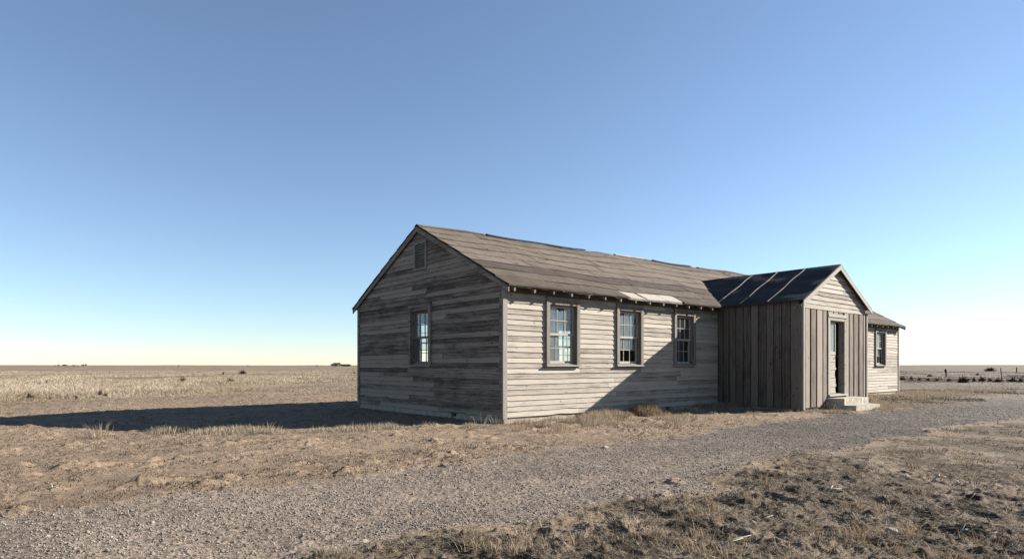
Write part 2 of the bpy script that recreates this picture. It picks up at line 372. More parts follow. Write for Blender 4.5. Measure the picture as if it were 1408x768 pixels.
# ------------------------------------------------------------------ ground and gravel road: one polar sheet split by zone
def lin(a, b, k): 
    out = [a]
    while out[-1] < b: out.append(out[-1]*(1+k))
    return out
rings = lin(0.4, 3.2, 0.06)+lin(3.25, 16, 0.0034)[0:]+lin(16.1, 60, 0.008)+lin(60.5, 9000, 0.022)
rings = np.array(sorted(set(rings)))
th_f = np.arange(R(-44), R(44), 0.0019); th_c = np.linspace(R(44), R(316), 130)[:-1]
th = np.concatenate([th_f, th_c]); nT = len(th); nR = len(rings)
RR, TT = np.meshgrid(rings, th, indexing='ij')
X = (RR*np.sin(TT)).ravel(); Y = (RR*np.cos(TT)).ravel()
Z = H(X, Y)
V = np.stack([X, Y, Z], 1)
V = np.vstack([V, [[0, 0, -0.05]]])
i = np.arange(nR-1)[:, None]; j = np.arange(nT)[None, :]; j2 = (j+1) % nT
F = np.stack([i*nT+j, i*nT+j2, (i+1)*nT+j2, (i+1)*nT+j], -1).reshape(-1, 4)[:, ::-1]
gz = zones(X, Y)[2]
fg = gz[F].mean(1) > 0
Cc = colour(X, Y)
def sub(Fs, name, mat):
    u, inv = np.unique(Fs.ravel(), return_inverse=True)
    return np_mesh(name, V[u], inv.reshape(-1, 4), mat, cols=Cc[u], smooth=True)
tag(sub(F[~fg], 'ground', M['ground']), 'dry tan prairie earth reaching to the horizon', 'ground', kind='structure')
tag(sub(F[fg], 'gravel_road', M['gravel']), 'pale grey gravel drive passing in front of the old wooden building', 'road', kind='structure')
cap = MB(); 
for k in range(nT):
    a, b = V[k], V[(k+1) % nT]
    cap.quad([(0, 0, -0.05), tuple(a), tuple(b)][::-1])
capm = cap.build('ground', M['ground']); tag(capm, 'bare earth underfoot in front of the gravel', 'ground', kind='structure')
ac = capm.data.attributes.new('Col', 'FLOAT_COLOR', 'POINT'); ac.data.foreach_set('color', np.tile([0.18, 0.157, 0.137, 1.0], len(capm.data.vertices)).astype(np.float32))

# ------------------------------------------------------------------ the building
house = empty('wooden_schoolhouse', (AX, AY, 0), TH)
tag(house, 'long weathered wooden building with a gabled roof and a board-sided entrance porch', 'building')
SL0, SLK, EV, OG, ZE = 0.506, 0.0030, 0.30, 0.10, 3.12
def zr(s, t):                                   # top of the main roof
    k = SL0+SLK*min(max(s, 0), L)
    return ZE+k*(min(t, W-t)+EV)
PC = (PX0+PX1)/2; PEV = 0.2; PSL = 0.515; PZR = 4.40
def zp(x): return PZR-PSL*abs(x-PC)
fx = lambda u, o, z: (u, -o, z)                 # front long wall
bx_ = lambda u, o, z: (u, W+o, z)
gx = lambda u, o, z: (-o, u, z)                 # west gable
gxr = lambda u, o, z: (L+o, u, z)
pf = lambda u, o, z: (u, -P-o, z)               # porch front
pl = lambda u, o, z: (PX0-o, u, z)
pr = lambda u, o, z: (PX1+o, u, z)

def siding(mb, xf, u0, u1, z0, z1, holes, top=None, ex=0.126, seed=0, broken=0.25):
    rg = random.Random(seed); z = z0
    while z < z1-0.01:
        zt = min(z+ex+0.012, z1); zb = z; z += ex
        def rng(zz):                            # horizontal extent at height zz under the roof line
            if top is None: return u0, u1
            return top(zz)
        ab, bb = rng(zb); at, bt = rng(zt)
        if bb-ab < 0.05: continue
        if bt < at: at = bt = (ab+bb)/2
        # intervals free of holes
        cuts = [(ab, bb)]
        for (h0, h1, hz0, hz1) in holes:
            if hz0 < (zb+zt)/2 < hz1:
                n = []
                for a, b in cuts:
                    if h0 > a and h1 < b: n += [(a, h0), (h1, b)]
                    elif h0 <= a < h1: n.append((h1, b))
                    elif h0 < b <= h1: n.append((a, h0))
                    else: n.append((a, b))
                cuts = [c for c in n if c[1]-c[0] > 0.02]
        for a, b in cuts:
            u = a
            while u < b-0.02:
                e = u+rg.uniform(2.0, 4.6)
                if b-e < 0.5: e = b
                e = min(e, b); rnd = rg.random()
                n = max(2, int((e-u)/0.35)+1); tilt = rg.uniform(-.004, .004); pro = rg.uniform(0, .006)
                base = len(mb.v)
                for k in range(n+1):
                    f = k/n; ub = u+(e-u-0.004)*f; ut = ub
                    if u == ab and top: ut = ub+(at-ab)*(1-f)
                    if e == bb and top: ut = ut+(bt-bb)*f
                    jb = rg.uniform(-.0025, .0025)+tilt*(f-.5)*2
                    if rg.random() < broken*0.12: jb += rg.uniform(.008, .03)
                    wo_ = rg.uniform(-.002, .003)
                    for (uu, o, zz) in ((ub, 0.001, zb+jb), (ub, 0.027+pro+wo_, zb+jb), (ut, 0.008+pro*.5, zt), (ut, 0.001, zt)):
                        mb.v.append(xf(uu, o, zz)); mb.a.append(rnd)
                for k in range(n):
                    p = base+k*4
                    for q in range(3): mb.f.append((p+q, p+q+1, p+q+5, p+q+4))
                mb.f.append((base, base+1, base+2, base+3)); p = base+n*4; mb.f.append((p+3, p+2, p+1, p))
                u = e
def backing(xf, u0, u1, z0, z1, holes, th=0.12, tri=None):
    mb = MB()
    us = sorted({u0, u1}|{h[k] for h in holes for k in (0, 1)}); zs = sorted({z0, z1}|{h[k] for h in holes for k in (2, 3)})
    for a, b in zip(us, us[1:]):
        for c, d in zip(zs, zs[1:]):
            mu, mz = (a+b)/2, (c+d)/2
            if any(h[0] < mu < h[1] and h[2] < mz < h[3] for h in holes): continue
            for o in (0, -th): mb.quad([xf(a, o, c), xf(b, o, c), xf(b, o, d), xf(a, o, d)])
    for h in holes:
        for (p, q) in (((h[0], h[2]), (h[1], h[2])), ((h[1], h[2]), (h[1], h[3])), ((h[1], h[3]), (h[0], h[3])), ((h[0], h[3]), (h[0], h[2]))):
            mb.quad([xf(p[0], 0, p[1]), xf(q[0], 0, q[1]), xf(q[0], -th, q[1]), xf(p[0], -th, p[1])])
    if tri:
        for o in (0, -th): mb.quad([xf(p[0], o, p[1]) for p in tri])
    return mb
ZO0, ZO1 = 1.34, 2.78
FW = [(1.41, 2.34), (3.985, 4.875), (6.54, 7.38), (16.0, 16.9), (21.4, 22.4)]       # front windows
BW = [(2.2, 3.1), (5.4, 6.3), (8.7, 9.55), (12.2, 13.1), (15.6, 16.5), (19.3, 20.2), (22.0, 22.9)]
Fh = [(a, b, ZO0, ZO1) for a, b in FW]; Bh = [(a, b, ZO0, ZO1) for a, b in BW]
Gh = [(3.13, 4.04, ZO0, ZO1)]
pad = lambda hs, p: [(a-p, b+p, c-0.09, d+p) for a, b, c, d in hs]
# main walls: backing (timber frame and plaster) + lap siding
wf = backing(fx, 0.0, PX0, 0.1, 3.15, [h for h in Fh if h[1] < PX0]).build('plaster_lining', M['plaster'], house)
wf2 = backing(fx, PX1, L, 0.1, 3.15, [h for h in Fh if h[0] > PX1]).build('plaster_lining', M['plaster'], house)
wf3 = backing(fx, PX0+0.001, PX1-0.001, 0.1, 3.15, [(10.4, 11.6, 0.42, 2.5)]).build('plaster_lining', M['plaster'], house)
backing(bx_, 0, L, 0.1, 3.15, Bh).build('plaster_lining', M['plaster'], house)
tri = [(0.0, 3.16), (W, 3.16), (W/2, zr(0, W/2)-0.08)]
backing(gx, 0.0, W, 0.1, 3.15, Gh, tri=tri).build('plaster_lining', M['plaster'], house)
backing(gxr, 0.0, W, 0.1, 3.15, [(3.2, 4.1, ZO0, ZO1)], tri=[(0.0, 3.16), (W, 3.16), (W/2, zr(L, W/2)-0.08)]).build('plaster_lining', M['plaster'], house)
mb = MB(); siding(mb, fx, 0.10, PX0-0.03, 0.1, 3.17, pad(Fh, 0.10), seed=1, broken=.5)
mb.build('wall', M['front'], house)['label'] = 'front wall of pale flaking lap siding left of the porch'
mb = MB(); siding(mb, fx, PX1+0.03, L-0.1, 0.1, 3.17, pad(Fh, 0.10), seed=2, broken=.5); mb.build('wall', M['front'], house)['label'] = 'front wall of pale flaking lap siding right of the porch'
def gtop(s):
    def f(z):
        k = SL0+SLK*min(max(s, 0), L); z_ = z+0.085
        if z_ < zr(s, 0): return 0.09, W-0.09
        t = (z_-ZE)/k-EV
        return max(t, 0.09), min(W-t, W-0.09)
    return f
mb = MB(); siding(mb, gx, 0.09, W-0.09, 0.1, 5.0, pad(Gh, 0.10)+[(3.26, 3.88, 3.92, 4.64)], gtop(0), seed=3, broken=.6); mb.build('wall', M['gable'], house)['label'] = 'shaded gable wall of bare lap siding, toned darker for the shade'
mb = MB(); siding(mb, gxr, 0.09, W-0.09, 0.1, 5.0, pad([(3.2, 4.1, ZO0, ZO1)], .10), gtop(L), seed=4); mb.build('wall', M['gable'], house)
mb = MB(); siding(mb, bx_, 0.10, L-0.1, 0.1, 3.17, pad(Bh, 0.10), seed=5); mb.build('wall', M['front'], house)
# corner boards
for (x, y, z1, sx, sy) in ((0, 0, 3.2, -1, -1), (0, W, 3.2, -1, 1), (L, 0, 3.2, 1, -1), (L, W, 3.2, 1, 1)):
    mb = MB()
    xa, xb = sorted((x+sx*0.045, x-sx*0.085)); yb, ya = sorted((y+sy*0.012, y+sy*0.047)); mb.box(xa, xb, yb, ya, 0.06, z1, .6)
    xa, xb = sorted((x+sx*0.012, x+sx*0.043)); yb, ya = sorted((y+sy*0.010, y-sy*0.10)); mb.build('corner_board', M['trim'], house, bevel=.004); mb = MB(); mb.box(xa, xb, yb, ya, 0.063, z1-0.002, .35)
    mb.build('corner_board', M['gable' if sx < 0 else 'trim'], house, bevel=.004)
# foundation
mb = MB()
for a, b in ((0.02, 2.35), (2.62, 6.1), (6.3, PX0), (PX1, 17.0), (17.2, L-0.02)): mb.box(a, b, 0.012, 0.2, -0.35, 0.095)
for a, b in ((2.35, 2.62), (6.1, 6.3), (PX0, PX1), (17.0, 17.2)): mb.box(a, b, 0.06, 0.2, -0.35, 0.0)
mb.box(0.06, 0.2, 1.9, 2.15, -0.35, 0.0)
mb.box(0.012, 0.2, 0.21, 1.9, -0.35, 0.094); mb.box(0.012, 0.2, 2.15, W-0.05, -0.35, 0.094)
mb.box(0.02, L-0.02, W-0.2, W-0.012, -0.35, 0.09); mb.box(L-0.2, L-0.012, 0.21, W-0.21, -0.35, 0.09)
mb.build('foundation', M['conc'], house)
mb = MB()
mb.box(PX0+1.5, PX0+3.0, -P+0.06, -P+0.22, -.35, 0.0); mb.box(PX0+0.02, PX0+1.5, -P+0.02, -P+0.22, -0.35, 0.07); mb.box(PX0+3.0, PX1-0.02, -P+0.02, -P+0.22, -0.35, 0.07)
mb.box(PX0+0.03, PX0+0.2, -P+0.23, -0.02, -0.35, 0.068); mb.box(PX1-0.2, PX1-0.03, -P+0.23, -0.02, -0.35, 0.068)
mb.build('foundation', M['conc'], house)
# floors, ceiling
mb = MB(); mb.box(0.13, L-0.13, 0.13, W-0.13, 0.36, 0.42); mb.box(PX0+0.1, PX1-0.1, -P+0.1, -0.005, 0.35, 0.41); mb.build('floor', M['deck'], house)
mb = MB(); mb.box(0.13, L-0.13, 0.13, W-0.13, 3.02, 3.06); mb.box(PX0+0.1, PX1-0.1, -P+0.1, -0.005, 3.0, 3.04); mb.build('ceiling', M['plaster'], house)
mb = MB(); mb.box(7.9, 8.0, 0.121, 5.2, 0.421, 3.019); mb.box(14.6, 14.7, 0.121, W-0.13, 0.421, 3.019); mb.build('partition', M['plaster'], house)

# windows
def muntins(mb, xf, u0, u1, z0, z1, o0, o1, cols, rows, rail=0.045, bars=0.017, rg=None):
    mb.box(u0, u0+rail, o0, o1, z0, z1, .5, xf); mb.box(u1-rail, u1, o0, o1, z0, z1, .5, xf)
    mb.box(u0+rail, u1-rail, o0, o1, z0, z0+rail*1.2, .6, xf); mb.box(u0+rail, u1-rail, o0, o1, z1-rail, z1, .4, xf)
    iu0, iu1, iz0, iz1 = u0+rail, u1-rail, z0+rail*1.2, z1-rail
    for k in range(1, cols):
        c = iu0+(iu1-iu0)*k/cols; mb.box(c-bars/2, c+bars/2, o0+0.006, o1-0.004, iz0, iz1, .5, xf)
    for k in range(1, rows):
        c = iz0+(iz1-iz0)*k/rows
        for q in range(cols):
            a = iu0+(iu1-iu0)*q/cols+(bars/2 if q else 0); b = iu0+(iu1-iu0)*(q+1)/cols-(bars/2 if q < cols-1 else 0)
            mb.box(a, b, o0+0.007, o1-0.005, c-bars/2, c+bars/2, .5, xf)
    return iu0, iu1, iz0, iz1
def window(xf, u0, u1, z0, z1, panes=True, gmat='glass', broken=(), smat='sash', tmat='casing', sidetrim=True):
    mb = MB(); cw = 0.115
    mb.box(u0-cw, u0-0.004, 0.004, 0.073, z0-0.035, z1+0.10, .7, xf); mb.box(u1+0.004, u1+cw, 0.004, 0.070, z0-0.035, z1+0.10, .45, xf)
    mb.box(u0-cw+0.002, u1+cw-0.002, 0.004, 0.076, z1+0.102, z1+0.19, .5, xf)
    mb.box(u0-0.003, u1+0.003, 0.004, 0.062, z1+0.003, z1+0.099, .3, xf)
    # jamb lining
    mb.box(u0-0.003, u0+0.016, -0.125, 0.002, z0+0.02, z1-0.002, .4, xf); mb.box(u1-0.016, u1+0.003, -0.125, 0.002, z0+0.02, z1-0.002, .4, xf)
    mb.box(u0+0.017, u1-0.017, -0.125, 0.003, z1-0.018, z1+0.002, .3, xf)
    wn = mb.build('window', M[tmat], house, bevel=.003)
    mb = MB(); mb.hexa([(u0-cw-0.03, -0.02, z0-0.055), (u1+cw+0.03, -0.02, z0-0.055), (u0-cw-0.03, 0.115, z0-0.068), (u1+cw+0.03, 0.115, z0-0.068),
                        (u0-cw-0.03, -0.02, z0-0.018), (u1+cw+0.03, -0.02, z0-0.018), (u0-cw-0.03, 0.115, z0-0.036), (u1+cw+0.03, 0.115, z0-0.036)], .6, xf)
    mb.box(u0+0.017, u1-0.017, -0.12, -0.022, z0-0.03, z0+0.015, .5, xf); mb.build('sill', M['trimx'], wn, bevel=.003)
    zm = (z0+z1)/2+0.0; a, b = u0+0.018, u1-0.018
    for (c, d, o) in ((zm-0.02, z1-0.02, -0.055), (z0+0.017, zm+0.02, -0.093)):
        mb = MB(); iu0, iu1, iz0, iz1 = muntins(mb, xf, a, b, c, d, o-0.015, o+0.017, 3, 2)
        sh = mb.build('sash', M[smat], wn)
        if panes:
            g = MB()
            for q in range(3):
                for w_ in range(2):
                    x0 = iu0+(iu1-iu0)*q/3; x1 = iu0+(iu1-iu0)*(q+1)/3; y0 = iz0+(iz1-iz0)*w_/2; y1 = iz0+(iz1-iz0)*(w_+1)/2
                    key = (q, w_, o > -0.07)
                    ti = random.uniform(-.004, .004)
                    if key in broken:
                        k = broken[key] if isinstance(broken, dict) else 'jag'
                        if k == 'gone': continue
                        pts = [(x0, y0), (x1, y0), (x1, y1-(y1-y0)*0.12), (x0+(x1-x0)*0.72, y1-(y1-y0)*0.16), (x0+(x1-x0)*0.6, y1-(y1-y0)*0.02), (x0+(x1-x0)*0.4, y1-(y1-y0)*0.3), (x0+(x1-x0)*0.25, y1-(y1-y0)*0.1), (x0, y1)]
                        g.quad([xf(p, o, z) for p, z in pts]); continue
                    g.quad([xf(x0, o+ti, y0), xf(x1, o-ti, y0), xf(x1, o-ti*.5, y1), xf(x0, o+ti, y1)])
            g.build('pane', M[gmat], sh)
    return wn
window(fx, 1.41, 2.34, ZO0, ZO1, broken={(1, 1, True): 'jag', (2, 0, False): 'jag'})
window(fx, 3.985, 4.875, ZO0, ZO1, broken={(0, 0, False): 'gone', (1, 0, False): 'gone', (2, 0, False): 'gone', (0, 1, True): 'jag'})
window(fx, 6.54, 7.38, ZO0, ZO1, gmat='glass3', broken={(0, 0, False): 'gone', (2, 1, False): 'gone', (2, 0, False): 'gone'})
window(fx, 16.0, 16.9, ZO0, ZO1); window(fx, 21.4, 22.4, ZO0, ZO1, broken={(1, 0, False): 'gone', (2, 0, False): 'gone'})
window(gx, 3.13, 4.04, ZO0, ZO1, gmat='glass2', smat='sashdark', tmat='gable', broken={(0, 0, False): 'gone', (1, 0, False): 'gone'})
window(gxr, 3.2, 4.1, ZO0, ZO1, gmat='glass2')
for a, b in BW: window(bx_, a, b, ZO0, ZO1, panes=False)
# gable vent
vt = MB()
vt.box(3.245, 3.30, 0.002, 0.06, 3.90, 4.66, .5, gx); vt.box(3.82, 3.885, 0.002, 0.06, 3.90, 4.66, .5, gx)
vt.box(3.301, 3.819, 0.002, 0.058, 3.90, 3.95, .5, gx); vt.box(3.301, 3.819, 0.002, 0.058, 4.61, 4.66, .5, gx)
vent = vt.build('gable_vent', M['trim'], house, bevel=.003)
for k in range(9):
    z = 3.965+k*0.072; s_ = MB(); s_.hexa([(3.301, 0.004, z+0.045), (3.819, 0.004, z+0.045), (3.301, 0.05, z), (3.819, 0.05, z), (3.301, 0.004, z+0.057), (3.819, 0.004, z+0.057), (3.301, 0.05, z+0.012), (3.819, 0.05, z+0.012)], .3+.05*k, gx)
    s_.build('louvre', M['sashdark'], vent)

# ---- main roof: deck, courses of rolled roofing, rafter tails, rake boards
def slopepos(s, v, side, lift):                  # v metres up the slope plan distance from the eave; side 0 front, 1 back
    t = -EV+v if side == 0 else W+EV-v
    sag = 0.018*math.sin(s*0.9+0.4)+0.012*math.sin(s*2.3+v)
    return (s, t, zr(s, t)+sag*min(1, v/0.8+0.5)+lift)
VR = W/2+EV
deck = MB()
for side in (0, 1):
    for k in range(40):
        a = -OG+0.01+(L+2*OG-0.02)*k/40; b = -OG+0.01+(L+2*OG-0.02)*(k+1)/40
        for v0, v1 in ((0.01, VR/2), (VR/2, VR)):
            c = [slopepos(s, v, side, lf) for lf in (-0.055, -0.022) for v in (v0, v1) for s in (a, b)]
            deck.hexa(c, random.random())
roof = deck.build('roof', M['deck'], house)
def course(mb, side, a, b, v0, v1, rnd, rg, lift0=0.02, lift1=0.004, ragged=0.02):
    n = max(2, int((b-a)/0.22)); m_ = 4; base = len(mb.v)
    for k in range(n+1):
        s = a+(b-a)*k/n; e = rg.uniform(-ragged, ragged)*0.6
        for q in range(m_+1):
            f = q/m_; v = v0+(v1-v0)*f+(e if q == 0 else 0)
            wr = 0.012*math.sin(s*3.1+v*5+rnd*20)*math.sin(s*1.3+rnd*9)+rg.uniform(-.003, .003)
            mb.v.append(slopepos(s, v, side, lift0*(1-f)+lift1*f+wr*0.6)); mb.a.append(rnd)
        s2 = slopepos(s, v0+e, side, -0.016); mb.v.append(s2); mb.a.append(rnd*0.6)
    st = m_+2
    for k in range(n):
        for q in range(m_): p = base+k*st+q; mb.f.append((p, p+st, p+st+1, p+1))
        p = base+k*st; mb.f.append((p+m_+1, p+st+m_+1, p+st, p))
rg = random.Random(21)
cover, pale = MB(), MB()
shade_seams = [[MB() for c in range(10)] for q in (0, 1)]  # dark strips painted as shadow under the lap edges, plus tarred end joints
NC = 8; cv = VR/NC
for side in (0, 1):
    for c in range(NC):
        base_r = [0.16, 0.30, 0.10, 0.72, 0.80, 0.62, 0.70, 0.55][c]
        s = -OG
        edges = []
        while s < L+OG-0.01:
            e = min(s+rg.uniform(1.8, 4.8), L+OG)
            if L+OG-e < 0.8: e = L+OG
            edges.append((s, e)); s = e
        if side == 0 and c == 0: edges = [(-OG, 1.7), (1.7, 4.12), (4.12, 4.80), (4.88, 6.55), (6.55, 8.3), (8.3, 12.0), (12.0, 15.5), (15.5, 19.5), (19.5, L+OG)]
        for a, b in edges:
            tgt = pale if (side == 0 and c == 0 and a in (4.12, 4.88)) else cover
            v0 = c*cv-(0.02 if c == 0 else 0.05); v1 = (c+1)*cv+0.01
            if tgt is pale: v1 = cv+(.0 if a > 4.5 else .06); v0 = c*cv+(.03 if a > 4.5 else .0)
            j = rg.uniform(-0.03, 0.03) if c else 0
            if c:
                n = max(2, int((b-a)/.3)); sb = shade_seams[side][c]; on = True
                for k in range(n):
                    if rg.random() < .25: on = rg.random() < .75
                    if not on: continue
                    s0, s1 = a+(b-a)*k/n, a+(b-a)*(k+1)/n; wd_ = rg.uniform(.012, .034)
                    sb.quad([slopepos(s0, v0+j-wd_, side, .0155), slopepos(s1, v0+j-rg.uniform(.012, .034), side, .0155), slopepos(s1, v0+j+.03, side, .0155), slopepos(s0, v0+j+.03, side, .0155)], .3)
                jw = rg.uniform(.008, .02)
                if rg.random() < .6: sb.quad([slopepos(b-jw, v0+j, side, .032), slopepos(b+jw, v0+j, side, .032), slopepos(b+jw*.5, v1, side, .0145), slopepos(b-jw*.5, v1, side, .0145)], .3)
            course(tgt, side, a+0.004, b-0.004, v0+j, v1, min(1, max(0, base_r+rg.uniform(-.16, .16))), rg, 0.026 if tgt is cover else 0.008, 0.003)
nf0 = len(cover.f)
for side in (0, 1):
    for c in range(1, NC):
        q0 = len(cover.v); cover.v += shade_seams[side][c].v; cover.a += shade_seams[side][c].a; cover.f += [tuple(i_+q0 for i_ in f_) for f_ in shade_seams[side][c].f]
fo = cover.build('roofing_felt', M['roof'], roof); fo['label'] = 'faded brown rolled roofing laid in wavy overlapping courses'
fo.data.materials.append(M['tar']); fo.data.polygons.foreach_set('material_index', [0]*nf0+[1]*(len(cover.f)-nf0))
pale.build('bared_sheathing', M['rooflight'], roof)['label'] = 'pale patch by the eave where the roofing is gone'
# curled scraps of roofing
scr = MB()
for (s, v, ln, wd, ang) in ((4.5, 0.0, 0.02, 0, 0),): pass
for q in range(26):
    s = rg.choice([rg.uniform(0.5, 8.5), rg.uniform(13.4, 17.5), rg.uniform(1, 23)]); v = rg.uniform(0.2, VR-0.2); ln = rg.uniform(0.15, 0.6); wd = rg.uniform(0.04, 0.14); an = rg.uniform(-.5, .5)
    pts = []
    for k in range(5):
        f = k/4; l = 0.02+0.045*f*f*rg.uniform(.6, 1.2); a = slopepos(s+ln*f, v+an*ln*f, 0, l); b = slopepos(s+ln*f, v+an*ln*f+wd, 0, 0.02); pts.append((a, b))
    scr = MB()
    for k in range(4): scr.quad([pts[k][0], pts[k+1][0], pts[k+1][1], pts[k][1]], .3)
    scr.build('torn_flap', M['roof'], roof)
# ridge pieces
def ridge(a, b, wd, mat, name, up_=0.035):
    mb = MB(); n = max(3, int((b-a)/0.5))
    for k in range(n):
        s0 = a+(b-a)*k/n; s1 = a+(b-a)*(k+1)/n
        z0 = slopepos(s0, VR, 0, up_)[2]; z1 = slopepos(s1, VR, 0, up_)[2]; d = wd*SL0
        mb.quad([(s0, W/2-wd, z0-d), (s1, W/2-wd, z1-d), (s1, W/2, z1), (s0, W/2, z0)], .4)
        mb.quad([(s0, W/2+wd, z0-d), (s1, W/2+wd, z1-d), (s1, W/2, z1), (s0, W/2, z0)], .4)
        mb.quad([(s0, W/2-wd, z0-d-.025), (s1, W/2-wd, z1-d-.025), (s1, W/2-wd, z1-d), (s0, W/2-wd, z0-d)], .2)
    mb.build(name, M[mat], roof)
ridge(2.3, 6.5, 0.07, 'tar', 'ridge_cap', .055); ridge(8.05, 9.8, 0.06, 'rooflight', 'ridge_cap', .045); ridge(10.2, 12.6, 0.10, 'tar', 'ridge_cap', .05); ridge(-OG, 2.2, .12, 'roof', 'ridge_cap'); ridge(13.1, L+OG, .11, 'roof', 'ridge_cap')
# rafter tails
s = 0.12
while s < L:
    if not (PX0-0.15 < s < PX1+0.15):
        z = zr(s, -EV)
        mb = MB(); k = SL0; dr_ = rg.uniform(-.01, .015)
        mb.hexa([(s-.024, -EV+.03, z-.125-dr_), (s+.024, -EV+.03, z-.125-dr_), (s-.024, -.01, z-.125+.29*k), (s+.024, -.01, z-.125+.29*k),
                 (s-.024, -EV+.02, z-.058), (s+.024, -EV+.02, z-.058), (s-.024, -.01, z-.058+.29*k), (s+.024, -.01, z-.058+.29*k)], rg.random())
        mb.build('rafter_tail', M['casing'], roof)
    s += 0.612
# rake boards on both gables
for xs, s_ in ((-OG+0.012, -1), (L+OG-0.04, 1)):
    for side in (0, 1):
        mb = MB(); n = 8
        for k in range(n):
            v0 = 0.01+(VR-0.01)*k/n; v1 = 0.01+(VR-0.01)*(k+1)/n
            a = slopepos(xs, v0, side, 0); b = slopepos(xs, v1, side, 0)
            mb.hexa([(xs, a[1], a[2]-.17), (xs+.028, a[1], a[2]-.17), (xs, b[1], b[2]-.17), (xs+.028, b[1], b[2]-.17),
                     (xs, a[1], a[2]-.058), (xs+.028, a[1], a[2]-.058), (xs, b[1], b[2]-.058), (xs+.028, b[1], b[2]-.058)], .5)
        mb.build('rake_board', M['gable'], house)
# frieze under the eave
for a, b in ((0.1, PX0-0.05), (PX1+.05, L-.1)): mb = MB(); mb.box(a, b, -0.043, -0.037, 2.98, 3.17, .2); mb.build('frieze_board', M['deck'], house)

# ---- porch
DQ0, DQ1, DZ0, DZ1 = PX0+1.68, PX0+2.68, 0.44, 2.66
backing(pf, PX0, PX1, 0.08, 2.95, [(DQ0, DQ1, DZ0, DZ1)], th=0.10, tri=[(PX0, 2.951), (PX1, 2.951), (PX1, 3.1), (PC, PZR-0.1), (PX0, 3.1)]).build('porch_lining', M['deck'], house)
backing(pl, -P, -0.0, 0.08, 3.1, [], th=0.1).build('porch_lining', M['deck'], house)
backing(pr, -P, -0.0, 0.08, 3.1, [], th=0.1).build('porch_lining', M['deck'], house)
def grooves_sheet(u0, u1, z0, z1, holes):
    if not holes: return [(u0, u1, z0, z1)]
    h = holes[0]; return [(u0, h[0], z0, h[3]), (h[1], u1, z0, h[3]), (u0, u1, h[3], z1)]
def planks(xf, u0, u1, z0, z1, holes, sp=0.36, gap=0.10, seed=0, mat='porchf', up_=.045):
    rg = random.Random(seed); mb = MB(); gb = MB(); u = u0
    def emit(a, b, o0, o1, r, zz0, zz1, mb=mb):
        segs = [(zz0, zz1)]
        for h in holes:
            if h[0] < (a+b)/2 < h[1]:
                segs = [x for x in ((zz0, h[2]), (h[3], zz1)) if x[1]-x[0] > 0.03]
        for c, d in segs:
            n = max(1, int((d-c)/0.45)); ja = 0; pa = (0, 0)
            for k in range(n):
                jb = (rg.uniform(-.003, .003), rg.uniform(-.003, .003)) if k < n-1 else (0, 0)
                e, f = c+(d-c)*k/n, c+(d-c)*(k+1)/n
                mb.hexa([(a+pa[0], o0, e), (b+pa[1], o0, e), (a+pa[0], o1, e), (b+pa[1], o1, e), (a+jb[0], o0, f), (b+jb[1], o0, f), (a+jb[0], o1, f), (b+jb[1], o1, f)], r, xf); pa = jb
    while u < u1-0.05:
        w_ = min(sp*rg.uniform(.86, 1.14), u1-u)
        if u1-(u+w_) < 0.15: w_ = u1-u
        r = rg.random(); g_ = gap*rg.uniform(.6, 1.2)
        for (a, b, o0, o1, rr) in ((u, u+w_-g_, 0.004, up_+rg.uniform(0, .008), r),):
            # split planks that straddle an opening edge
            cuts = sorted({a, b}|{e for h in holes for e in (h[0], h[1]) if a < e < b})
            for p, q in zip(cuts, cuts[1:]): emit(p, q, o0, o1, rr, z0+rg.uniform(-.02, .01), z1)
        u += w_
    for a, b, c, d in grooves_sheet(u0, u1, z0, z1, holes): gb.quad([xf(a, .006, c), xf(b, .006, c), xf(b, .006, d), xf(a, .006, d)], .4)
    gb.build('recessed_boards', M['groove_shade'], house)
    return mb.build('wall', M[mat], house)
planks(pf, PX0+0.07, PX1-0.07, 0.08, 2.93, [(DQ0-0.11, DQ1+0.11, 0, DZ1+0.11)], seed=5, up_=.06)['label'] = 'sunlit porch front of grooved vertical boards'
planks(pl, -P+0.07, -0.04, 0.06, 3.15, [], seed=6, mat='porch_shade', gap=.03, sp=.24)['label'] = 'shaded porch side of vertical boards toned darker for the shade'
planks(pr, -P+0.07, -0.04, 0.06, 3.15, [], seed=8, mat='porch_shade', gap=.03, sp=.24)
def ptop(z):
    h = (PZR-0.08-z)/PSL; h = max(0.0, min(h, PX1-PC-0.02)); return PC-h, PC+h
mb = MB(); siding(mb, pf, PX0, PX1, 2.955, 4.36, [], ptop, ex=0.135, seed=9, broken=.3); mb.build('porch_gable', M['gablex'], house)['label'] = 'lap siding in the porch gable'
mb = MB(); mb.box(PX0-.045, PX0+.05, .006, .068, .03, 3.0, .8, pf); mb.build('corner_board', M['trim'], house, bevel=.004)
mb = MB(); mb.box(PX1-.05, PX1+.045, .006, .068, .03, 3.0, .5, pf); mb.build('corner_board', M['trim'], house, bevel=.004)
for q in (pl, pr): mb = MB(); mb.box(-P-.004, -P+.075, .012, .044, .03, 3.05, .4, q); mb.build('corner_board', M['casing'], house, bevel=.004)
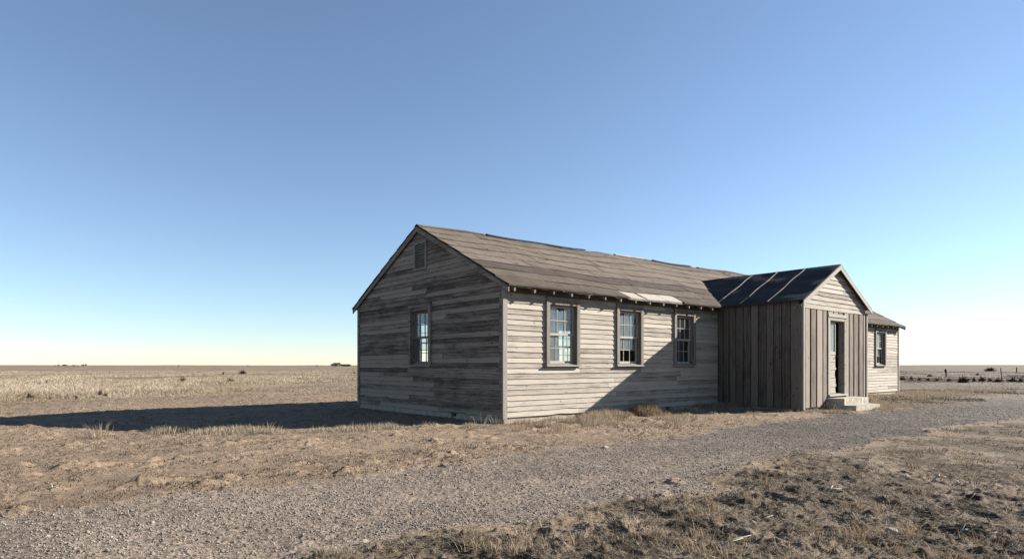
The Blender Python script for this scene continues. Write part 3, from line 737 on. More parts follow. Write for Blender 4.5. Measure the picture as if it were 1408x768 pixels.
# porch roof
YF = -P-0.14
def yback(x): return (zp(x)-ZE)/(SL0+SLK*x)-EV+0.06
pd, ptar = MB(), MB()
rg2 = random.Random(4)
for sd in (-1, 1):
    nx, ny = 12, 26
    half = PC-PX0+PEV
    def pt(i, j, lift, inset=0.0):
        x = PC+sd*(half-inset)*i/nx; yb_ = yback(x); y = YF+inset+(yb_-YF-inset)*j/ny
        return (x, y, zp(x)+lift+0.010*math.sin(y*2.1+i*.35)*math.sin(i*.9+.4))
    for i in range(nx):
        for j in range(ny):
            ptar.quad([pt(i, j, .0), pt(i+1, j, .0), pt(i+1, j+1, .0), pt(i, j+1, .0)], .4+.3*math.sin(i*1.7+sd)*math.sin(j*.31+i//3))
    for i in range(nx):
        for j in range(ny):
            if j < ny: pd.hexa([pt(i, j, -.05, .01), pt(i+1, j, -.05, .01), pt(i, j+1, -.05, .01), pt(i+1, j+1, -.05, .01), pt(i, j, -.016, .01), pt(i+1, j, -.016, .01), pt(i, j+1, -.016, .01), pt(i+1, j+1, -.016, .01)], .4)
    for j in range(ny):      # felt turned down at eave
        a, b = pt(nx, j, 0), pt(nx, j+1, 0); ptar.quad([a, b, (b[0], b[1], b[2]-.045), (a[0], a[1], a[2]-.045)], .3)
    for i in range(nx):
        a, b = pt(i, 0, 0), pt(i+1, 0, 0); ptar.quad([a, b, (b[0], b[1], b[2]-.03), (a[0], a[1], a[2]-.03)], .3)
proof = pd.build('porch_roof', M['deck'], house)
ptar.build('tar_paper', M['tar'], proof, smooth=False)['label'] = 'black tar paper over the porch roof'
# folded laps on the tar paper, one per roll, and the pale battens
for sd in (-1, 1):
    for y in (0.0, -0.89, -1.78):
        mb = MB(); n = 10; half = PC-PX0+PEV-.01; x00 = 0.06
        for k in range(n):
            x0 = PC+sd*(x00+(half-x00)*k/n); x1 = PC+sd*(x00+(half-x00)*(k+1)/n)
            if yback(x0)-.1 < y: continue
            wv0 = .018*math.sin(k*1.1+y*5); wv1 = .018*math.sin((k+1)*1.1+y*5)
            lf = lambda kk: .012+.010*abs(math.sin(kk*.9+y))
            mb.hexa([(x0, y-.011+wv0, zp(x0)-.0), (x1, y-.011+wv1, zp(x1)-.0), (x0, y+.011+wv0, zp(x0)-.0), (x1, y+.011+wv1, zp(x1)-.0),
                     (x0, y-.011+wv0, zp(x0)+lf(k)+.018), (x1, y-.011+wv1, zp(x1)+lf(k+1)+.018), (x0, y+.011+wv0, zp(x0)+lf(k)+.018), (x1, y+.011+wv1, zp(x1)+lf(k+1)+.018)], .8-.06*k if k < 9 else .2)
        mb.build('batten', M['lath'], proof)
for sd in (-1, 1):      # rake fascia, pale in the sun
    mb = MB(); n = 6; half = PC-PX0+PEV
    for k in range(n):
        x0 = PC+sd*(0.0+half*k/n); x1 = PC+sd*half*(k+1)/n; y = YF+.014
        mb.hexa([(x0, y-.024, zp(x0)-.17), (x1, y-.024, zp(x1)-.17), (x0, y, zp(x0)-.17), (x1, y, zp(x1)-.17), (x0, y-.024, zp(x0)-.035), (x1, y-.024, zp(x1)-.035), (x0, y, zp(x0)-.035), (x1, y, zp(x1)-.035)], .9)
    mb.build('rake_board', M['trimx'], house)
for y in (-2.55, ):      # stub brackets under the porch eave
    mb = MB(); mb.bar((PX0-.01, y, 3.03), (PX0-.17, y, 2.93), .04, .06, .7); mb.build('rafter_tail', M['trim'], proof)
# door
mb = MB()
mb.box(DQ0-.115, DQ0-.002, .004, .066, DZ0-.02, DZ1+.10, .9, pf); mb.box(DQ1+.002, DQ1+.115, .004, .064, DZ0-.02, DZ1+.10, .5, pf)
mb.box(DQ0-.15, DQ1+.15, .004, .082, DZ1+.102, DZ1+.20, .95, pf); mb.box(DQ0-.003, DQ1+.003, .004, .06, DZ1+.002, DZ1+.10, .6, pf)
mb.box(DQ0-.003, DQ0+.02, -.12, .002, DZ0, DZ1-.002, .5, pf); mb.box(DQ1-.02, DQ1+.003, -.12, .002, DZ0, DZ1-.002, .5, pf); mb.box(DQ0+.021, DQ1-.021, -.12, .003, DZ1-.022, DZ1+.001, .5, pf)
df = mb.build('door_frame', M['trimx'], house, bevel=.003); df['label'] = 'pale doorframe around the half open porch entrance'
mb = MB(); mb.box(DQ0-.15, DQ1+.15, -.02, .12, DZ0-.075, DZ0-.022, .9, pf); mb.box(DQ0+.021, DQ1-.021, -.14, -.021, DZ0-.07, DZ0-.006, .7, pf); mb.build('threshold', M['door'], df, bevel=.004)
mb = MB(); a, b = DQ0+.023, DQ0+.60; o0, o1 = -.075, -.035; zg = DZ0+1.28
mb.box(a, a+.07, o0, o1, DZ0, DZ1-.025, .7, pf); mb.box(b-.05, b, o0, o1, zg-.1, DZ1-.025, .6, pf); mb.box(a+.071, b-.051, o0, o1, DZ1-.11, DZ1-.026, .6, pf); mb.box(a+.071, b-.051, o0, o1, zg-.1, zg, .9, pf)
z = DZ0+.0; rgd = random.Random(3)
for hgt in (.20, .27, .25, .24, .21):
    e = b-rgd.uniform(-.01, .07); e2 = b-rgd.uniform(-.01, .07); nx_ = 4; pz_ = z
    for k in range(3):        # ragged free edge
        ea = e+(e2-e)*k/3+rgd.uniform(-.012, .012)
        mb.box(a+.071, ea, o0+.004, o1-(.004 if k else -.006), z+hgt*k/3+(.003 if k == 0 else 0), z+hgt*(k+1)/3, .9, pf)
    z += hgt
dr = mb.build('door', M['door'], house, bevel=.003); dr['label'] = 'narrow pale door leaf with a glass light above ragged boards, the right half of the doorway open'
g = MB(); g.quad([pf(a+.07, -.056, zg), pf(b-.05, -.056, zg), pf(b-.05, -.056, DZ1-.11), pf(a+.07, -.056, DZ1-.11)]); g.build('pane', M['dglass'], dr)
mb = MB(); mb.tube([pf(b-.025, -.04, DZ0+1.12), pf(b-.025, -.0, DZ0+1.12)], [.010, .010], 8); mb.tube([pf(b-.025, -.006, DZ0+1.12), pf(b-.025, .010, DZ0+1.12), pf(b-.025, .022, DZ0+1.12)], [.014, .024, .012], 10); mb.build('knob', M['iron'], dr, smooth=True)

# concrete steps
wx, wy = to_xy(PX0+1.45, -P-0.06)
stp = empty('entrance_steps', (wx, wy, -0.06), TH); tag(stp, 'worn pale concrete steps with two treads below the porch door', 'steps')
def cblock(name, x0, x1, y0, y1, z0, z1, seed):
    rg = random.Random(seed); mb = MB(); nx = 14; 
    for k in range(nx):
        a = x0+(x1-x0)*k/nx; b = x0+(x1-x0)*(k+1)/nx
        if k == 0: j0 = (rg.uniform(-.008, .008), rg.uniform(-.012, .006))
        j1 = (rg.uniform(-.008, .008), rg.uniform(-.012, .006))
        mb.hexa([(a, y0+j0[0], z0), (b, y0+j1[0], z0), (a, y1, z0), (b, y1, z0), (a, y0+j0[0], z1+j0[1]), (b, y0+j1[0], z1+j1[1]), (a, y1, z1), (b, y1, z1)], .5); j0 = j1
    return mb.build(name, M['stepc'], stp)
cblock('tread', 0, 1.75, -.50, 0, -.3, .38, 1); cblock('tread', 0.01, 1.73, -.83, -.503, -.3, .19, 2)

print('house done')
# ------------------------------------------------------------------ scatter helpers
def polar(n, r0, r1, a0=-42, a1=42, pw=0.0):
    u = RG.random(n); r = np.exp(np.log(r0)+(np.log(r1)-np.log(r0))*u); t = np.radians(RG.uniform(a0, a1, n))
    return r*np.sin(t), r*np.cos(t)
def inhouse(x, y, m=0.05):
    s, t = to_st(x, y)
    return ((s > -m) & (s < L+m) & (t > -m) & (t < W+m)) | ((s > PX0-m) & (s < PX1+m) & (t > -P-m) & (t < 0.1)) | ((s > PX0+1.3) & (s < PX0+3.3) & (t > -P-1) & (t < -P))
def stones(name, x, y, rad, label, seed=0, ico=True):
    rg = np.random.default_rng(seed); n = len(x)
    if ico:
        p = (1+5**.5)/2
        bv = np.array([(-1, p, 0), (1, p, 0), (-1, -p, 0), (1, -p, 0), (0, -1, p), (0, 1, p), (0, -1, -p), (0, 1, -p), (p, 0, -1), (p, 0, 1), (-p, 0, -1), (-p, 0, 1)])/1.9
        bf = np.array([(0, 11, 5), (0, 5, 1), (0, 1, 7), (0, 7, 10), (0, 10, 11), (1, 5, 9), (5, 11, 4), (11, 10, 2), (10, 7, 6), (7, 1, 8), (3, 9, 4), (3, 4, 2), (3, 2, 6), (3, 6, 8), (3, 8, 9), (4, 9, 5), (2, 4, 11), (6, 2, 10), (8, 6, 7), (9, 8, 1)])
    else:
        bv = np.array([(1, 0, 0), (-1, 0, 0), (0, 1, 0), (0, -1, 0), (0, 0, 1), (0, 0, -1)], float)
        bf = np.array([(0, 2, 4), (2, 1, 4), (1, 3, 4), (3, 0, 4), (2, 0, 5), (1, 2, 5), (3, 1, 5), (0, 3, 5)])
    k = len(bv)
    v = bv[None]*(1+rg.uniform(-.28, .28, (n, k, 3)))*rad[:, None, None]*np.stack([rg.uniform(.8, 1.3, n), rg.uniform(.7, 1.1, n), rg.uniform(.5, .85, n)], 1)[:, None, :]
    a = rg.uniform(0, 6.28, n); c, s = np.cos(a)[:, None], np.sin(a)[:, None]
    vx = v[:, :, 0]*c-v[:, :, 1]*s; vy = v[:, :, 0]*s+v[:, :, 1]*c
    z = H(x, y)
    V = np.stack([vx+x[:, None], vy+y[:, None], v[:, :, 2]+z[:, None]+rad[:, None]*0.25], 2).reshape(-1, 3)
    F = (bf[None]+(np.arange(n)*k)[:, None, None]).reshape(-1, 3)
    return tag(np_mesh(name, V, F, M['stone'], attrs=np.repeat(np.clip(rg.normal(.5, .22, n), 0, 1), k)), label, 'gravel', kind='stuff')
x, y = polar(150000, 3.7, 26); s_, t_, g_, b_ = zones(x, y); k = (g_ > -0.12) & ~inhouse(x, y) & (fbm(x, y, 2.2, 2, 77)+RG.random(len(x))*.5 > .62)
x, y = x[k], y[k]; stones('gravel_stones', x, y, np.clip(RG.lognormal(-5.1, .35, len(x)), .004, .013)*(0.8+np.hypot(x, y)/22), 'small loose stones covering the gravel drive', 1, False)
x, y = polar(3000, 3.7, 16); s_, t_, g_, b_ = zones(x, y); k = ((g_ > -0.1) | (RG.random(len(x)) < .12)) & ~inhouse(x, y); x, y = x[k], y[k]
stones('gravel_stones', x, y, np.clip(RG.lognormal(-4.65, .35, len(x)), .006, .026), 'coarser stones scattered over the drive and its verges', 2, True)

def blades(name, x, y, h, wd, lean, mat, label, cat='grass', rnd=None, z=None, kind='stuff', flat=None, parent=None, seed=3, az=None):
    """h height, wd width, lean horizontal reach; flat=array tip rise"""
    rg = np.random.default_rng(seed); n = len(x)
    if z is None: z = H(x, y)-0.006
    a = rg.uniform(0, 6.283, n) if az is None else az; b = rg.uniform(0, 6.283, n)
    dx, dy = np.cos(a)*lean, np.sin(a)*lean; wx_, wy_ = np.cos(b)*wd/2, np.sin(b)*wd/2
    hm = h*rg.uniform(.5, .7, n); lm = rg.uniform(.2, .5, n)
    v = np.zeros((n, 5, 3))
    v[:, 0] = np.stack([x-wx_, y-wy_, z], 1); v[:, 1] = np.stack([x+wx_, y+wy_, z], 1)
    v[:, 2] = np.stack([x+dx*lm+wx_*.8, y+dy*lm+wy_*.8, z+hm], 1); v[:, 3] = np.stack([x+dx*lm-wx_*.8, y+dy*lm-wy_*.8, z+hm], 1)
    v[:, 4] = np.stack([x+dx, y+dy, z+h], 1)
    i0 = (np.arange(n)*5)[:, None]
    F = np.concatenate([i0+np.array([0, 1, 2]), i0+np.array([0, 2, 3]), i0+np.array([3, 2, 4])])
    if rnd is None: rnd = np.clip(rg.normal(.5, .25, n), 0, 1)
    o = np_mesh(name, v.reshape(-1, 3), F, M[mat], attrs=np.repeat(rnd, 5), parent=parent)
    if label: tag(o, label, cat, kind=kind)
    return o
# 1. tall pale grass in the west field
x, y = polar(520000, 20, 190, -43, -8); s_, t_, g_, b_ = zones(x, y); r = np.hypot(x, y)
den = sm(.28, .55, fbm(x, y, .11, 3, 91))*sm(25, 31, r+5*(fbm(x, y, .2, 2, 3)-.5)-.6*(x+20))
k = (RG.random(len(x)) < .12+.88*den*sm(200, 90, r)) & ~inhouse(x, y, .3); x, y, den, r = x[k], y[k], den[k], r[k]
tall = ((.04+.26*den)*sm(24, 34, r+2)*.9+.03)*(1-.6*sm(45, 110, r))
tuft = .5+.9*fbm(x, y, .9, 2, 15)
blades('dry_grass', x, y, tall*tuft*RG.uniform(.6, 1.2, len(x)), .002+r*.0005, .03+.24*RG.random(len(x)), 'grass', 'tall pale straw-coloured grass across the field to the left', rnd=np.clip(.12+.75*fbm(x, y, .35, 3, 63)+RG.normal(0, .09, len(x))+.12*den, 0, 1))
# 2. short stubble on the dirt around the building, on both sides of the shadow
x, y = polar(120000, 5.5, 30, -42, 42); s_, t_, g_, b_ = zones(x, y)
pz = fbm(x, y, .7, 3, 19); k = (g_ < -.1) & (b_ < .4) & ~inhouse(x, y) & (RG.random(len(x)) < sm(.45, .68, pz)*.8+.03); x, y = x[k], y[k]; r = np.hypot(x, y)
blades('grass_stubble', x, y, RG.uniform(.01, .045, len(x)), .003+r*.0003, RG.uniform(.01, .06, len(x)), 'mat', 'low dead stubble on the bare dirt around the building', rnd=np.clip(RG.normal(.5, .2, len(x)), 0, .85), seed=9)
# 3. straw strip along the front wall
n = 90000; s = RG.uniform(-6.5, 15, n); t = -RG.beta(1.3, 2.2, n)*3.0; 
t = np.where(s > PX0-.1, t-P, t)*np.where(s < 0, .45, 1.0)+np.where(s < 0, -.47*s, 0); x, y = to_xy(s, t)
_, _, g_, b_ = zones(x, y); cl = fbm(x, y, 1.6, 3, 27)
k = (g_ < -.02) & (RG.random(n) < sm(.35, .62, cl)*np.where(s < 0, .5, 1)) & ~inhouse(x, y, .0); x, y, s, t, cl = x[k], y[k], s[k], t[k], cl[k]
near_w = np.where(s < 0, .15, np.exp(t/1.2))
blades('dry_grass', x, y, (.03+.15*sm(.45, .7, cl)*(.4+near_w))*RG.uniform(.5, 1.4, len(x)), .006, RG.uniform(.0, .09, len(x)), 'grass', 'short straw grass strip along the front wall', seed=12, rnd=np.clip(RG.normal(.5, .22, len(x)), 0, 1))
# 4. dead mat, near side of the road
x, y = polar(300000, 3.9, 26, -20, 42); s_, t_, g_, b_ = zones(x, y); cl = fbm(x, y, 2.6, 3, 4.0); pz = fbm(x, y, 1.1, 3, 31)
k = (b_ > .35) & (RG.random(len(x)) < (.15+.85*sm(.40, .58, cl))*(1-.8*sm(.54, .68, pz))); x, y, cl = x[k], y[k], cl[k]; r = np.hypot(x, y)
blades('dead_grass_mat', x, y, RG.uniform(.003, .026, len(x))*(.5+1.4*sm(.45, .7, cl)), .0025+r*.00035, RG.uniform(.015, .10, len(x)), 'mat', 'matted brown dead grass on the near side of the drive', seed=14, rnd=np.clip(RG.normal(.52, .2, len(x)), 0, 1))
x, y = polar(52000, 3.9, 18, -22, 42); s_, t_, g_, b_ = zones(x, y); k = (b_ > .3) & (RG.random(len(x)) < sm(.35, .6, fbm(x, y, .8, 2, 66))); x, y = x[k], y[k]
blades('straw_litter', x, y, RG.uniform(.003, .02, len(x)), .0035, RG.uniform(.06, .22, len(x)), 'grass', 'bleached straw lying over the dead grass', seed=15, z=H(x, y)+.008, rnd=np.clip(RG.normal(.7, .2, len(x)), 0, 1))
# upright clumps in that area
def clumpset(n, r0, r1, a0, a1, per, hh, mat, name, label, cond, seed, wd=.004, spread=.07):
    rg = np.random.default_rng(seed); X0, Y0 = [], []
    u = rg.random(n); r = np.exp(np.log(r0)+(np.log(r1)-np.log(r0))*u); t = np.radians(rg.uniform(a0, a1, n)); cx, cy = r*np.sin(t), r*np.cos(t)
    k = cond(cx, cy); cx, cy = cx[k], cy[k]; m = len(cx); sz = rg.uniform(.5, 1.3, m)
    x = np.repeat(cx, per)+rg.normal(0, spread, m*per)*np.repeat(sz, per); y = np.repeat(cy, per)+rg.normal(0, spread, m*per)*np.repeat(sz, per)
    d = np.hypot(x-np.repeat(cx, per), y-np.repeat(cy, per)); az = np.arctan2(y-np.repeat(cy, per), x-np.repeat(cx, per))+rg.normal(0, .5, m*per)
    h = hh*np.repeat(sz, per)*rg.uniform(.5, 1.2, m*per)
    blades(name, x, y, h, wd+np.hypot(x, y)*.0002, h*rg.uniform(.2, 1.0, m*per), mat, label, seed=seed, az=az, rnd=np.clip(np.repeat(rg.normal(.5, .15, m), per)+rg.normal(0, .18, m*per), 0, 1))
clumpset(300, 4.0, 20, -18, 42, 40, .06, 'mat', 'grass_clumps', 'low brown grass clumps standing out of the dead mat', lambda x, y: (zones(x, y)[3] > .7), 31)
clumpset(150, 4.3, 16, -5, 42, 40, .085, 'rust', 'grass_clumps', 'rusty tinted grass clumps on the near side of the drive', lambda x, y: (zones(x, y)[3] > .8), 32)
clumpset(5200, 5.2, 34, -42, 20, 12, .026, 'shrub', 'dead_weeds', 'small dark dead weeds and painted clod shadows dotted over the bare dirt', lambda x, y: (zones(x, y)[2] < -.15) & (zones(x, y)[3] < .3) & ~inhouse(x, y, .05) & (fbm(x, y, .6, 2, 99) > .45), 33, .008, .06)  # dark flat weeds, their colour also standing in for shadows of clods
clumpset(700, 4.0, 16, -20, 42, 14, .03, 'shrub', 'dead_weeds', 'small dark dead weeds sunk in the mat near the camera', lambda x, y: (zones(x, y)[3] > .6), 34, .006, .05)
clumpset(800, 5.5, 30, -42, 16, 30, .028, 'shrub', 'dead_weeds', 'wider dark patches of dead weeds lying on the dirt and field', lambda x, y: (zones(x, y)[2] < -.15) & (zones(x, y)[3] < .3) & ~inhouse(x, y, .05) & (fbm(x, y, .5, 2, 199) > .5), 35, .010, .13)
# 5. russet grass by the front wall and beyond the porch
def strip(n, s0, s1, t0, t1, hh, mat, label, seed, nz=.45, wd=.006):
    rg = np.random.default_rng(seed); s = rg.uniform(s0, s1, n); t = rg.uniform(t0, t1, n)+np.where(s < 0, -.47*s, 0); x, y = to_xy(s, t); cl = fbm(x, y, 1.5, 2, 5+seed)
    k = (rg.random(n) < sm(nz-.1, nz+.18, cl)) & ~inhouse(x, y, 0) & (zones(x, y)[2] < 0); x, y, cl = x[k], y[k], cl[k]
    blades('dry_grass', x, y, hh*(.3+.9*sm(nz, .8, cl))*rg.uniform(.4, 1.3, len(x)), wd, rg.uniform(0, .5, len(x))*hh, mat, label, seed=seed)
strip(15000, .15, 4.2, -1.3, -.05, .32, 'rust', 'russet grass growing by the foundation below the first two windows', 41)
strip(12000, 4.0, 8.7, -1.0, -.05, .24, 'rust', 'russet grass in the shade beneath the third window', 42)
strip(26000, 14.5, 32, -2.9, -.05, .13, 'grass', 'tan grass beyond the porch around the far corner of the building', 43, .36, .012)
strip(9000, -9, 0.3, -.55, .12, .11, 'grass', 'pale grass fringe along the edge of the building shadow', 44, .48)
strip(2600, PX0-.2, PX1+.3, -P-.5, -P-.03, .14, 'rust', 'dry grass tufts at the foot of the porch', 45, .45)
x, y = polar(120000, 24, 150, 20, 43); r = np.hypot(x, y); cl = fbm(x, y, .25, 3, 12); k = (RG.random(len(x)) < .1+.9*sm(.45, .62, cl)) & ~inhouse(x, y, .3) & (zones(x, y)[2] < -.3); x, y, r, cl = x[k], y[k], r[k], cl[k]
blades('dry_grass', x, y, RG.uniform(.02, .09, len(x))*(.6+sm(.5, .7, cl)), .004+r*.0006, .08*RG.random(len(x)), 'mat', 'short greyish brown grass on the plain to the right', seed=46, rnd=np.clip(RG.normal(.6, .15, len(x)), 0, 1))

# ------------------------------------------------------------------ single tufts one can point at
def tuft(px, py, h, n, mat, label, group, name='grass_tuft', cat='grass tuft', sp=.10, z0=None, st=None):
    if st: gx_, gy_ = to_xy(*st)
    else: gx_, gy_ = px2g(px, py)
    rg = np.random.default_rng(int(px*7+py)); gz_ = float(H(np.array([gx_]), np.array([gy_]))[0])
    x = rg.normal(0, sp*.35, n); y = rg.normal(0, sp*.35, n); az = np.arctan2(y, x)
    hh = h*rg.uniform(.35, 1.1, n)
    o = blades(name, x, y, hh, .0045+.0002*gy_+np.zeros(n), hh*rg.uniform(.1, .8, n), mat, None, z=np.zeros(n)-.01, az=az, seed=int(px))
    o.location = (gx_, gy_, gz_); tag(o, label, cat, group); return o
tg = 'single grass tufts around the building'
tuft(137, 599, .30, 60, 'grass', 'spiky pale grass tuft standing against the building shadow, farthest left of the tall ones', tg, sp=.3)
tuft(38, 594, .14, 26, 'grass', 'small pale tuft at the near edge of the shadow by the left border', tg, sp=.2)
tuft(247, 600, .22, 8, 'grass', 'few thin bent grass stems at the near shadow edge, right of the spiky tuft', tg, sp=.08)
tuft(326, 594, .20, 26, 'grass', 'thin upright grass tuft at the shadow edge left of a denser pair', tg, sp=.12)
tuft(353, 594, .22, 46, 'grass', 'dense pale tuft, left one of the pair at the shadow edge', tg, sp=.2)
tuft(368, 594, .24, 46, 'grass', 'dense pale tuft, right one of the pair at the shadow edge', tg, sp=.2)
tuft(438, 592, .18, 14, 'grass', 'sparse tuft at the shadow edge left of the dark gable wall', tg, sp=.12)
tuft(484, 590, .26, 10, 'grass', 'tall leaning stems at the shadow edge below the far gable corner', tg, sp=.08)
tuft(662, 586, .38, 16, 'grass', 'long bleached stems leaning left beside the near corner of the building', tg, sp=.15)
tuft(682, 584, .30, 16, 'grass', 'shorter bleached stems hard against the near building corner', tg, sp=.12)
tuft(824, 582, .32, 26, 'rust', 'bushy russet weed at the foot of the diagonal wall shadow', tg, sp=.35)
tuft(846, 581, .46, 28, 'rust', 'tallest russet weed, beneath the second window where shade begins', tg, sp=.3)
tuft(925, 585, .24, 26, 'rust', 'russet grass bunch in front of the shaded wall beneath the third window', tg, sp=.3)
tuft(716, 590, .24, 60, 'rust', 'russet bunch just right of the near foundation corner', tg, sp=.3)
tuft(773, 592, .26, 80, 'rust', 'wide russet bunch below the first long-wall window', tg, sp=.4)
tuft(1143, 563, .30, 50, 'rust', 'dark russet tuft growing at the left end of the steps', tg, sp=.25)
tuft(1184, 672+60, .13, 60, 'rust', 'orange-brown tussock low on the right foreground', tg, sp=.13)
tuft(1252, 735, .14, 90, 'rust', 'dark-based rusty tussock near the bottom right of the ground', tg, sp=.14)
tuft(1050, 664, .12, 70, 'rust', 'reddish tuft in the dead grass just past the gravel edge', tg, sp=.25)
tuft(236, 700, .05, 24, 'grass', 'flattened pale straw wisp on the dirt left of the gravel', tg, sp=.5)

# shrubs: a short twiggy stem and a ball of twigs with gaps
def shrub_mesh(name, n, seed, mat='shrub', flatk=.7):
    rg = np.random.default_rng(seed); V, F, A = [], [], []
    for q in range(n):
        a = rg.uniform(0, 6.283); el = rg.uniform(.1, 1.45); rr = rg.uniform(.45, 1.0)*(1+.25*math.sin(a*3+seed)); d = np.array([math.cos(a)*math.cos(el), math.sin(a)*math.cos(el), math.sin(el)*flatk])
        p0 = d*rg.uniform(.05, .5)*rr; p1 = d*rr+rg.normal(0, .07, 3); sd = np.cross(d, rg.normal(0, 1, 3)); sd = sd/np.linalg.norm(sd)*rg.uniform(.02, .055)
        b = len(V); p1[2] = max(p1[2], .0); V += [p0-sd, p0+sd, p1+sd*.7, p1-sd*.4]; F.append((b, b+1, b+2, b+3)); A += [rg.random()]*4
    m = bpy.data.meshes.new(name); m.from_pydata([tuple(v) for v in V], [], F); m.materials.append(M[mat])
    at = m.attributes.new('rnd', 'FLOAT', 'POINT'); at.data.foreach_set('value', np.array(A, dtype=np.float32)); return m
SH = [shrub_mesh('foliage', 240, k) for k in range(4)]
stm = MB()
for k in range(4):
    a = k*1.6; stm.tube([(0, 0, -.15), (math.cos(a)*.12, math.sin(a)*.12, .15), (math.cos(a)*.3, math.sin(a)*.3, .42)], [.04, .028, .012], 5, .3)
stem_o = stm.build('stem', M['shrub']); STEM = stem_o.data; bpy.data.objects.remove(stem_o)
def shrub(px, py, wpx, hpx, label, group, k=0, name='shrub', d=None):
    gx_, gy_ = px2g(px, py)
    if d: gx_, gy_ = (px-704)/860*d, d
    rad = wpx/2/860*gy_; hh = (hpx*1.25+1.2)/860*gy_/.72
    z = float(H(np.array([gx_]), np.array([gy_]))[0])
    e = empty(name, (gx_, gy_, z-.02), random.uniform(0, 6)); e.scale = (rad, rad, hh); tag(e, label, 'shrub', group)
    for nm, me in (('foliage', SH[k % 4]), ('stem', STEM)):
        o = bpy.data.objects.new(nm, me); COL.objects.link(o); o.parent = e
gl_ = 'small dark bushes in the grass on the left'
for q, (px, py, ww, hh, lb) in enumerate([
    (41, 548, 13, 8, 'dark bush in the tall grass, nearest the left border'), (105, 548, 7, 4, 'tiny dark bush below the biggest pair of grassland bushes'),
    (138, 543, 10, 8, 'dark bush, left of a touching pair in the tall grass'), (145, 544, 8, 5, 'low dark bush, right of a touching pair in the tall grass'),
    (65, 528, 9, 5, 'brown bush deep in the pale grass left of the mid field'), (104, 527, 7, 3, 'flat brown bush far back in the pale grass'),
    (251, 529, 14, 8, 'rounded grey-brown bush in the middle of the pale field'), (316, 526, 14, 7, 'wide grey-brown bush right of the rounded field bush'),
    (334, 514, 12, 4, 'far flat bush on the skyline side of the pale field'), (70, 548.5, 10, 3, 'low spreading bush between two darker grassland bushes'),
    (307, 515, 4, 3, 'tiny far bush left of the flat skyline bush'), (487, 514, 5, 3, 'tiny far bush beside the far corner of the building')]):
    shrub(px, py, ww, hh, lb, gl_, q)
gr_ = 'row of dark bushes on the plain at the right'
for q, (px, py, ww, hh, lb) in enumerate([
    (1240, 523.5, 14, 4, 'bush of the right-hand row touching the building corner'), (1253, 523.5, 6, 4, 'small round bush, second of the row from the building'),
    (1264, 523.5, 5, 3.5, 'small round bush, third of the row from the building'), (1276, 523.8, 7, 3, 'low brown bush, fourth of the row from the building'),
    (1288, 524, 8, 3, 'thin pale bush, fifth of the row from the building'), (1305, 524, 7, 3.5, 'dark knobbly bush in front of the burnt-looking stump'),
    (1324, 525.5, 18, 8, 'tallest peaked bush in the middle of the row'), (1339, 524, 6, 5, 'small dark bush just right of the tallest peaked one'),
    (1350, 524, 12, 6, 'wide dark bush left of the thin wire post'), (1361, 524, 8, 3.5, 'low brown bush touching the wide dark one'),
    (1372, 524.7, 12, 4.5, 'dark flat bush at the foot of the thin wire post'), (1392, 524.3, 16, 4, 'long low bush right of the thin wire post'),
    (1404, 524.5, 10, 4, 'last bush of the row at the right border'), (1361, 511, 18, 3.5, 'broad far bush on the rise behind the row'),
    (1344, 515.5, 4, 2.5, 'lone speck-like bush between the row and the far rise'), (1278, 517.5, 9, 2, 'scraggly low bush behind the row near the stump')]):
    shrub(px, py, ww, hh, lb, gr_, q+1)

# posts
def post(px, py, hpx, wd, label, lean, name='fence_post', top=None):
    gx_, gy_ = px2g(px, py); z = float(H(np.array([gx_]), np.array([gy_]))[0]); h = hpx/860*gy_
    mb = MB(); mb.tube([(0, 0, -.3), (lean*.3, 0, h*.4), (lean, .02, h*.8), (lean*1.1, .02, h)], top or [wd, wd*.95, wd*.85, wd*.6], 7, .4)
    o = mb.build(name, M['shrub']); o.location = (gx_, gy_, z); tag(o, label, 'post', 'posts on the plain'); return o
post(1301, 517.5, 10.5, .1, 'thick dark broken post standing alone on the plain behind the bush row', -.06, top=[.05, .07, .13, .07])
post(1378, 524.5, 20, .035, 'tall thin leaning wire post rising from the bush row at the right', -.10)
post(1398, 512.5, 7, .09, 'short distant post near the right border', 0)
for px, lb in ((245.5, 'left one of three tiny posts on the far skyline'), (341, 'middle one of three tiny posts on the far skyline'), (435.5, 'right one of three tiny posts on the far skyline')):
    post(px, 504.2, 4.0, .22, lb, 0)
# far trees and farm
def fartree(px, d, wpx, hpx, label, k, zb=-1.0):
    x = (px-704)/860*d; z = float(H(np.array([x]), np.array([float(d)]))[0])
    e = empty('distant_tree', (x, d, z-.1), k*1.3); sc = wpx/2/860*d; e.scale = (sc, sc, hpx/860*d); tag(e, label, 'tree', 'trees on the far horizon')
    o = bpy.data.objects.new('crown', TR[k % 3]); COL.objects.link(o); o.parent = e
    o = bpy.data.objects.new('trunk', TRK); COL.objects.link(o); o.parent = e
TR = []
for k in range(3):
    rg = np.random.default_rng(70+k); V, F, A = [], [], []
    for q in range(150):
        c = rg.normal(0, 1, 3); c = c/np.linalg.norm(c)*rg.uniform(.3, 1)**.5*np.array([.95, .95, .42]); c[2] += .60; nrm = rg.normal(0, 1, 3); a_ = np.cross(nrm, c); a_ = a_/np.linalg.norm(a_)*.11; b_ = np.cross(nrm, a_); b_ = b_/np.linalg.norm(b_)*.09
        b = len(V); V += [c-a_-b_, c+a_-b_, c+a_+b_, c-a_+b_]; F.append((b, b+1, b+2, b+3)); A += [rg.random()]*4
    m = bpy.data.meshes.new('crown'); m.from_pydata([tuple(v) for v in V], [], F); m.materials.append(M['leafdark']); at = m.attributes.new('rnd', 'FLOAT', 'POINT'); at.data.foreach_set('value', np.array(A, dtype=np.float32)); TR.append(m)
tk = MB(); tk.tube([(0, 0, -.2), (0.02, 0, .3), (0, .03, .7)], [.1, .08, .03], 6, .2)
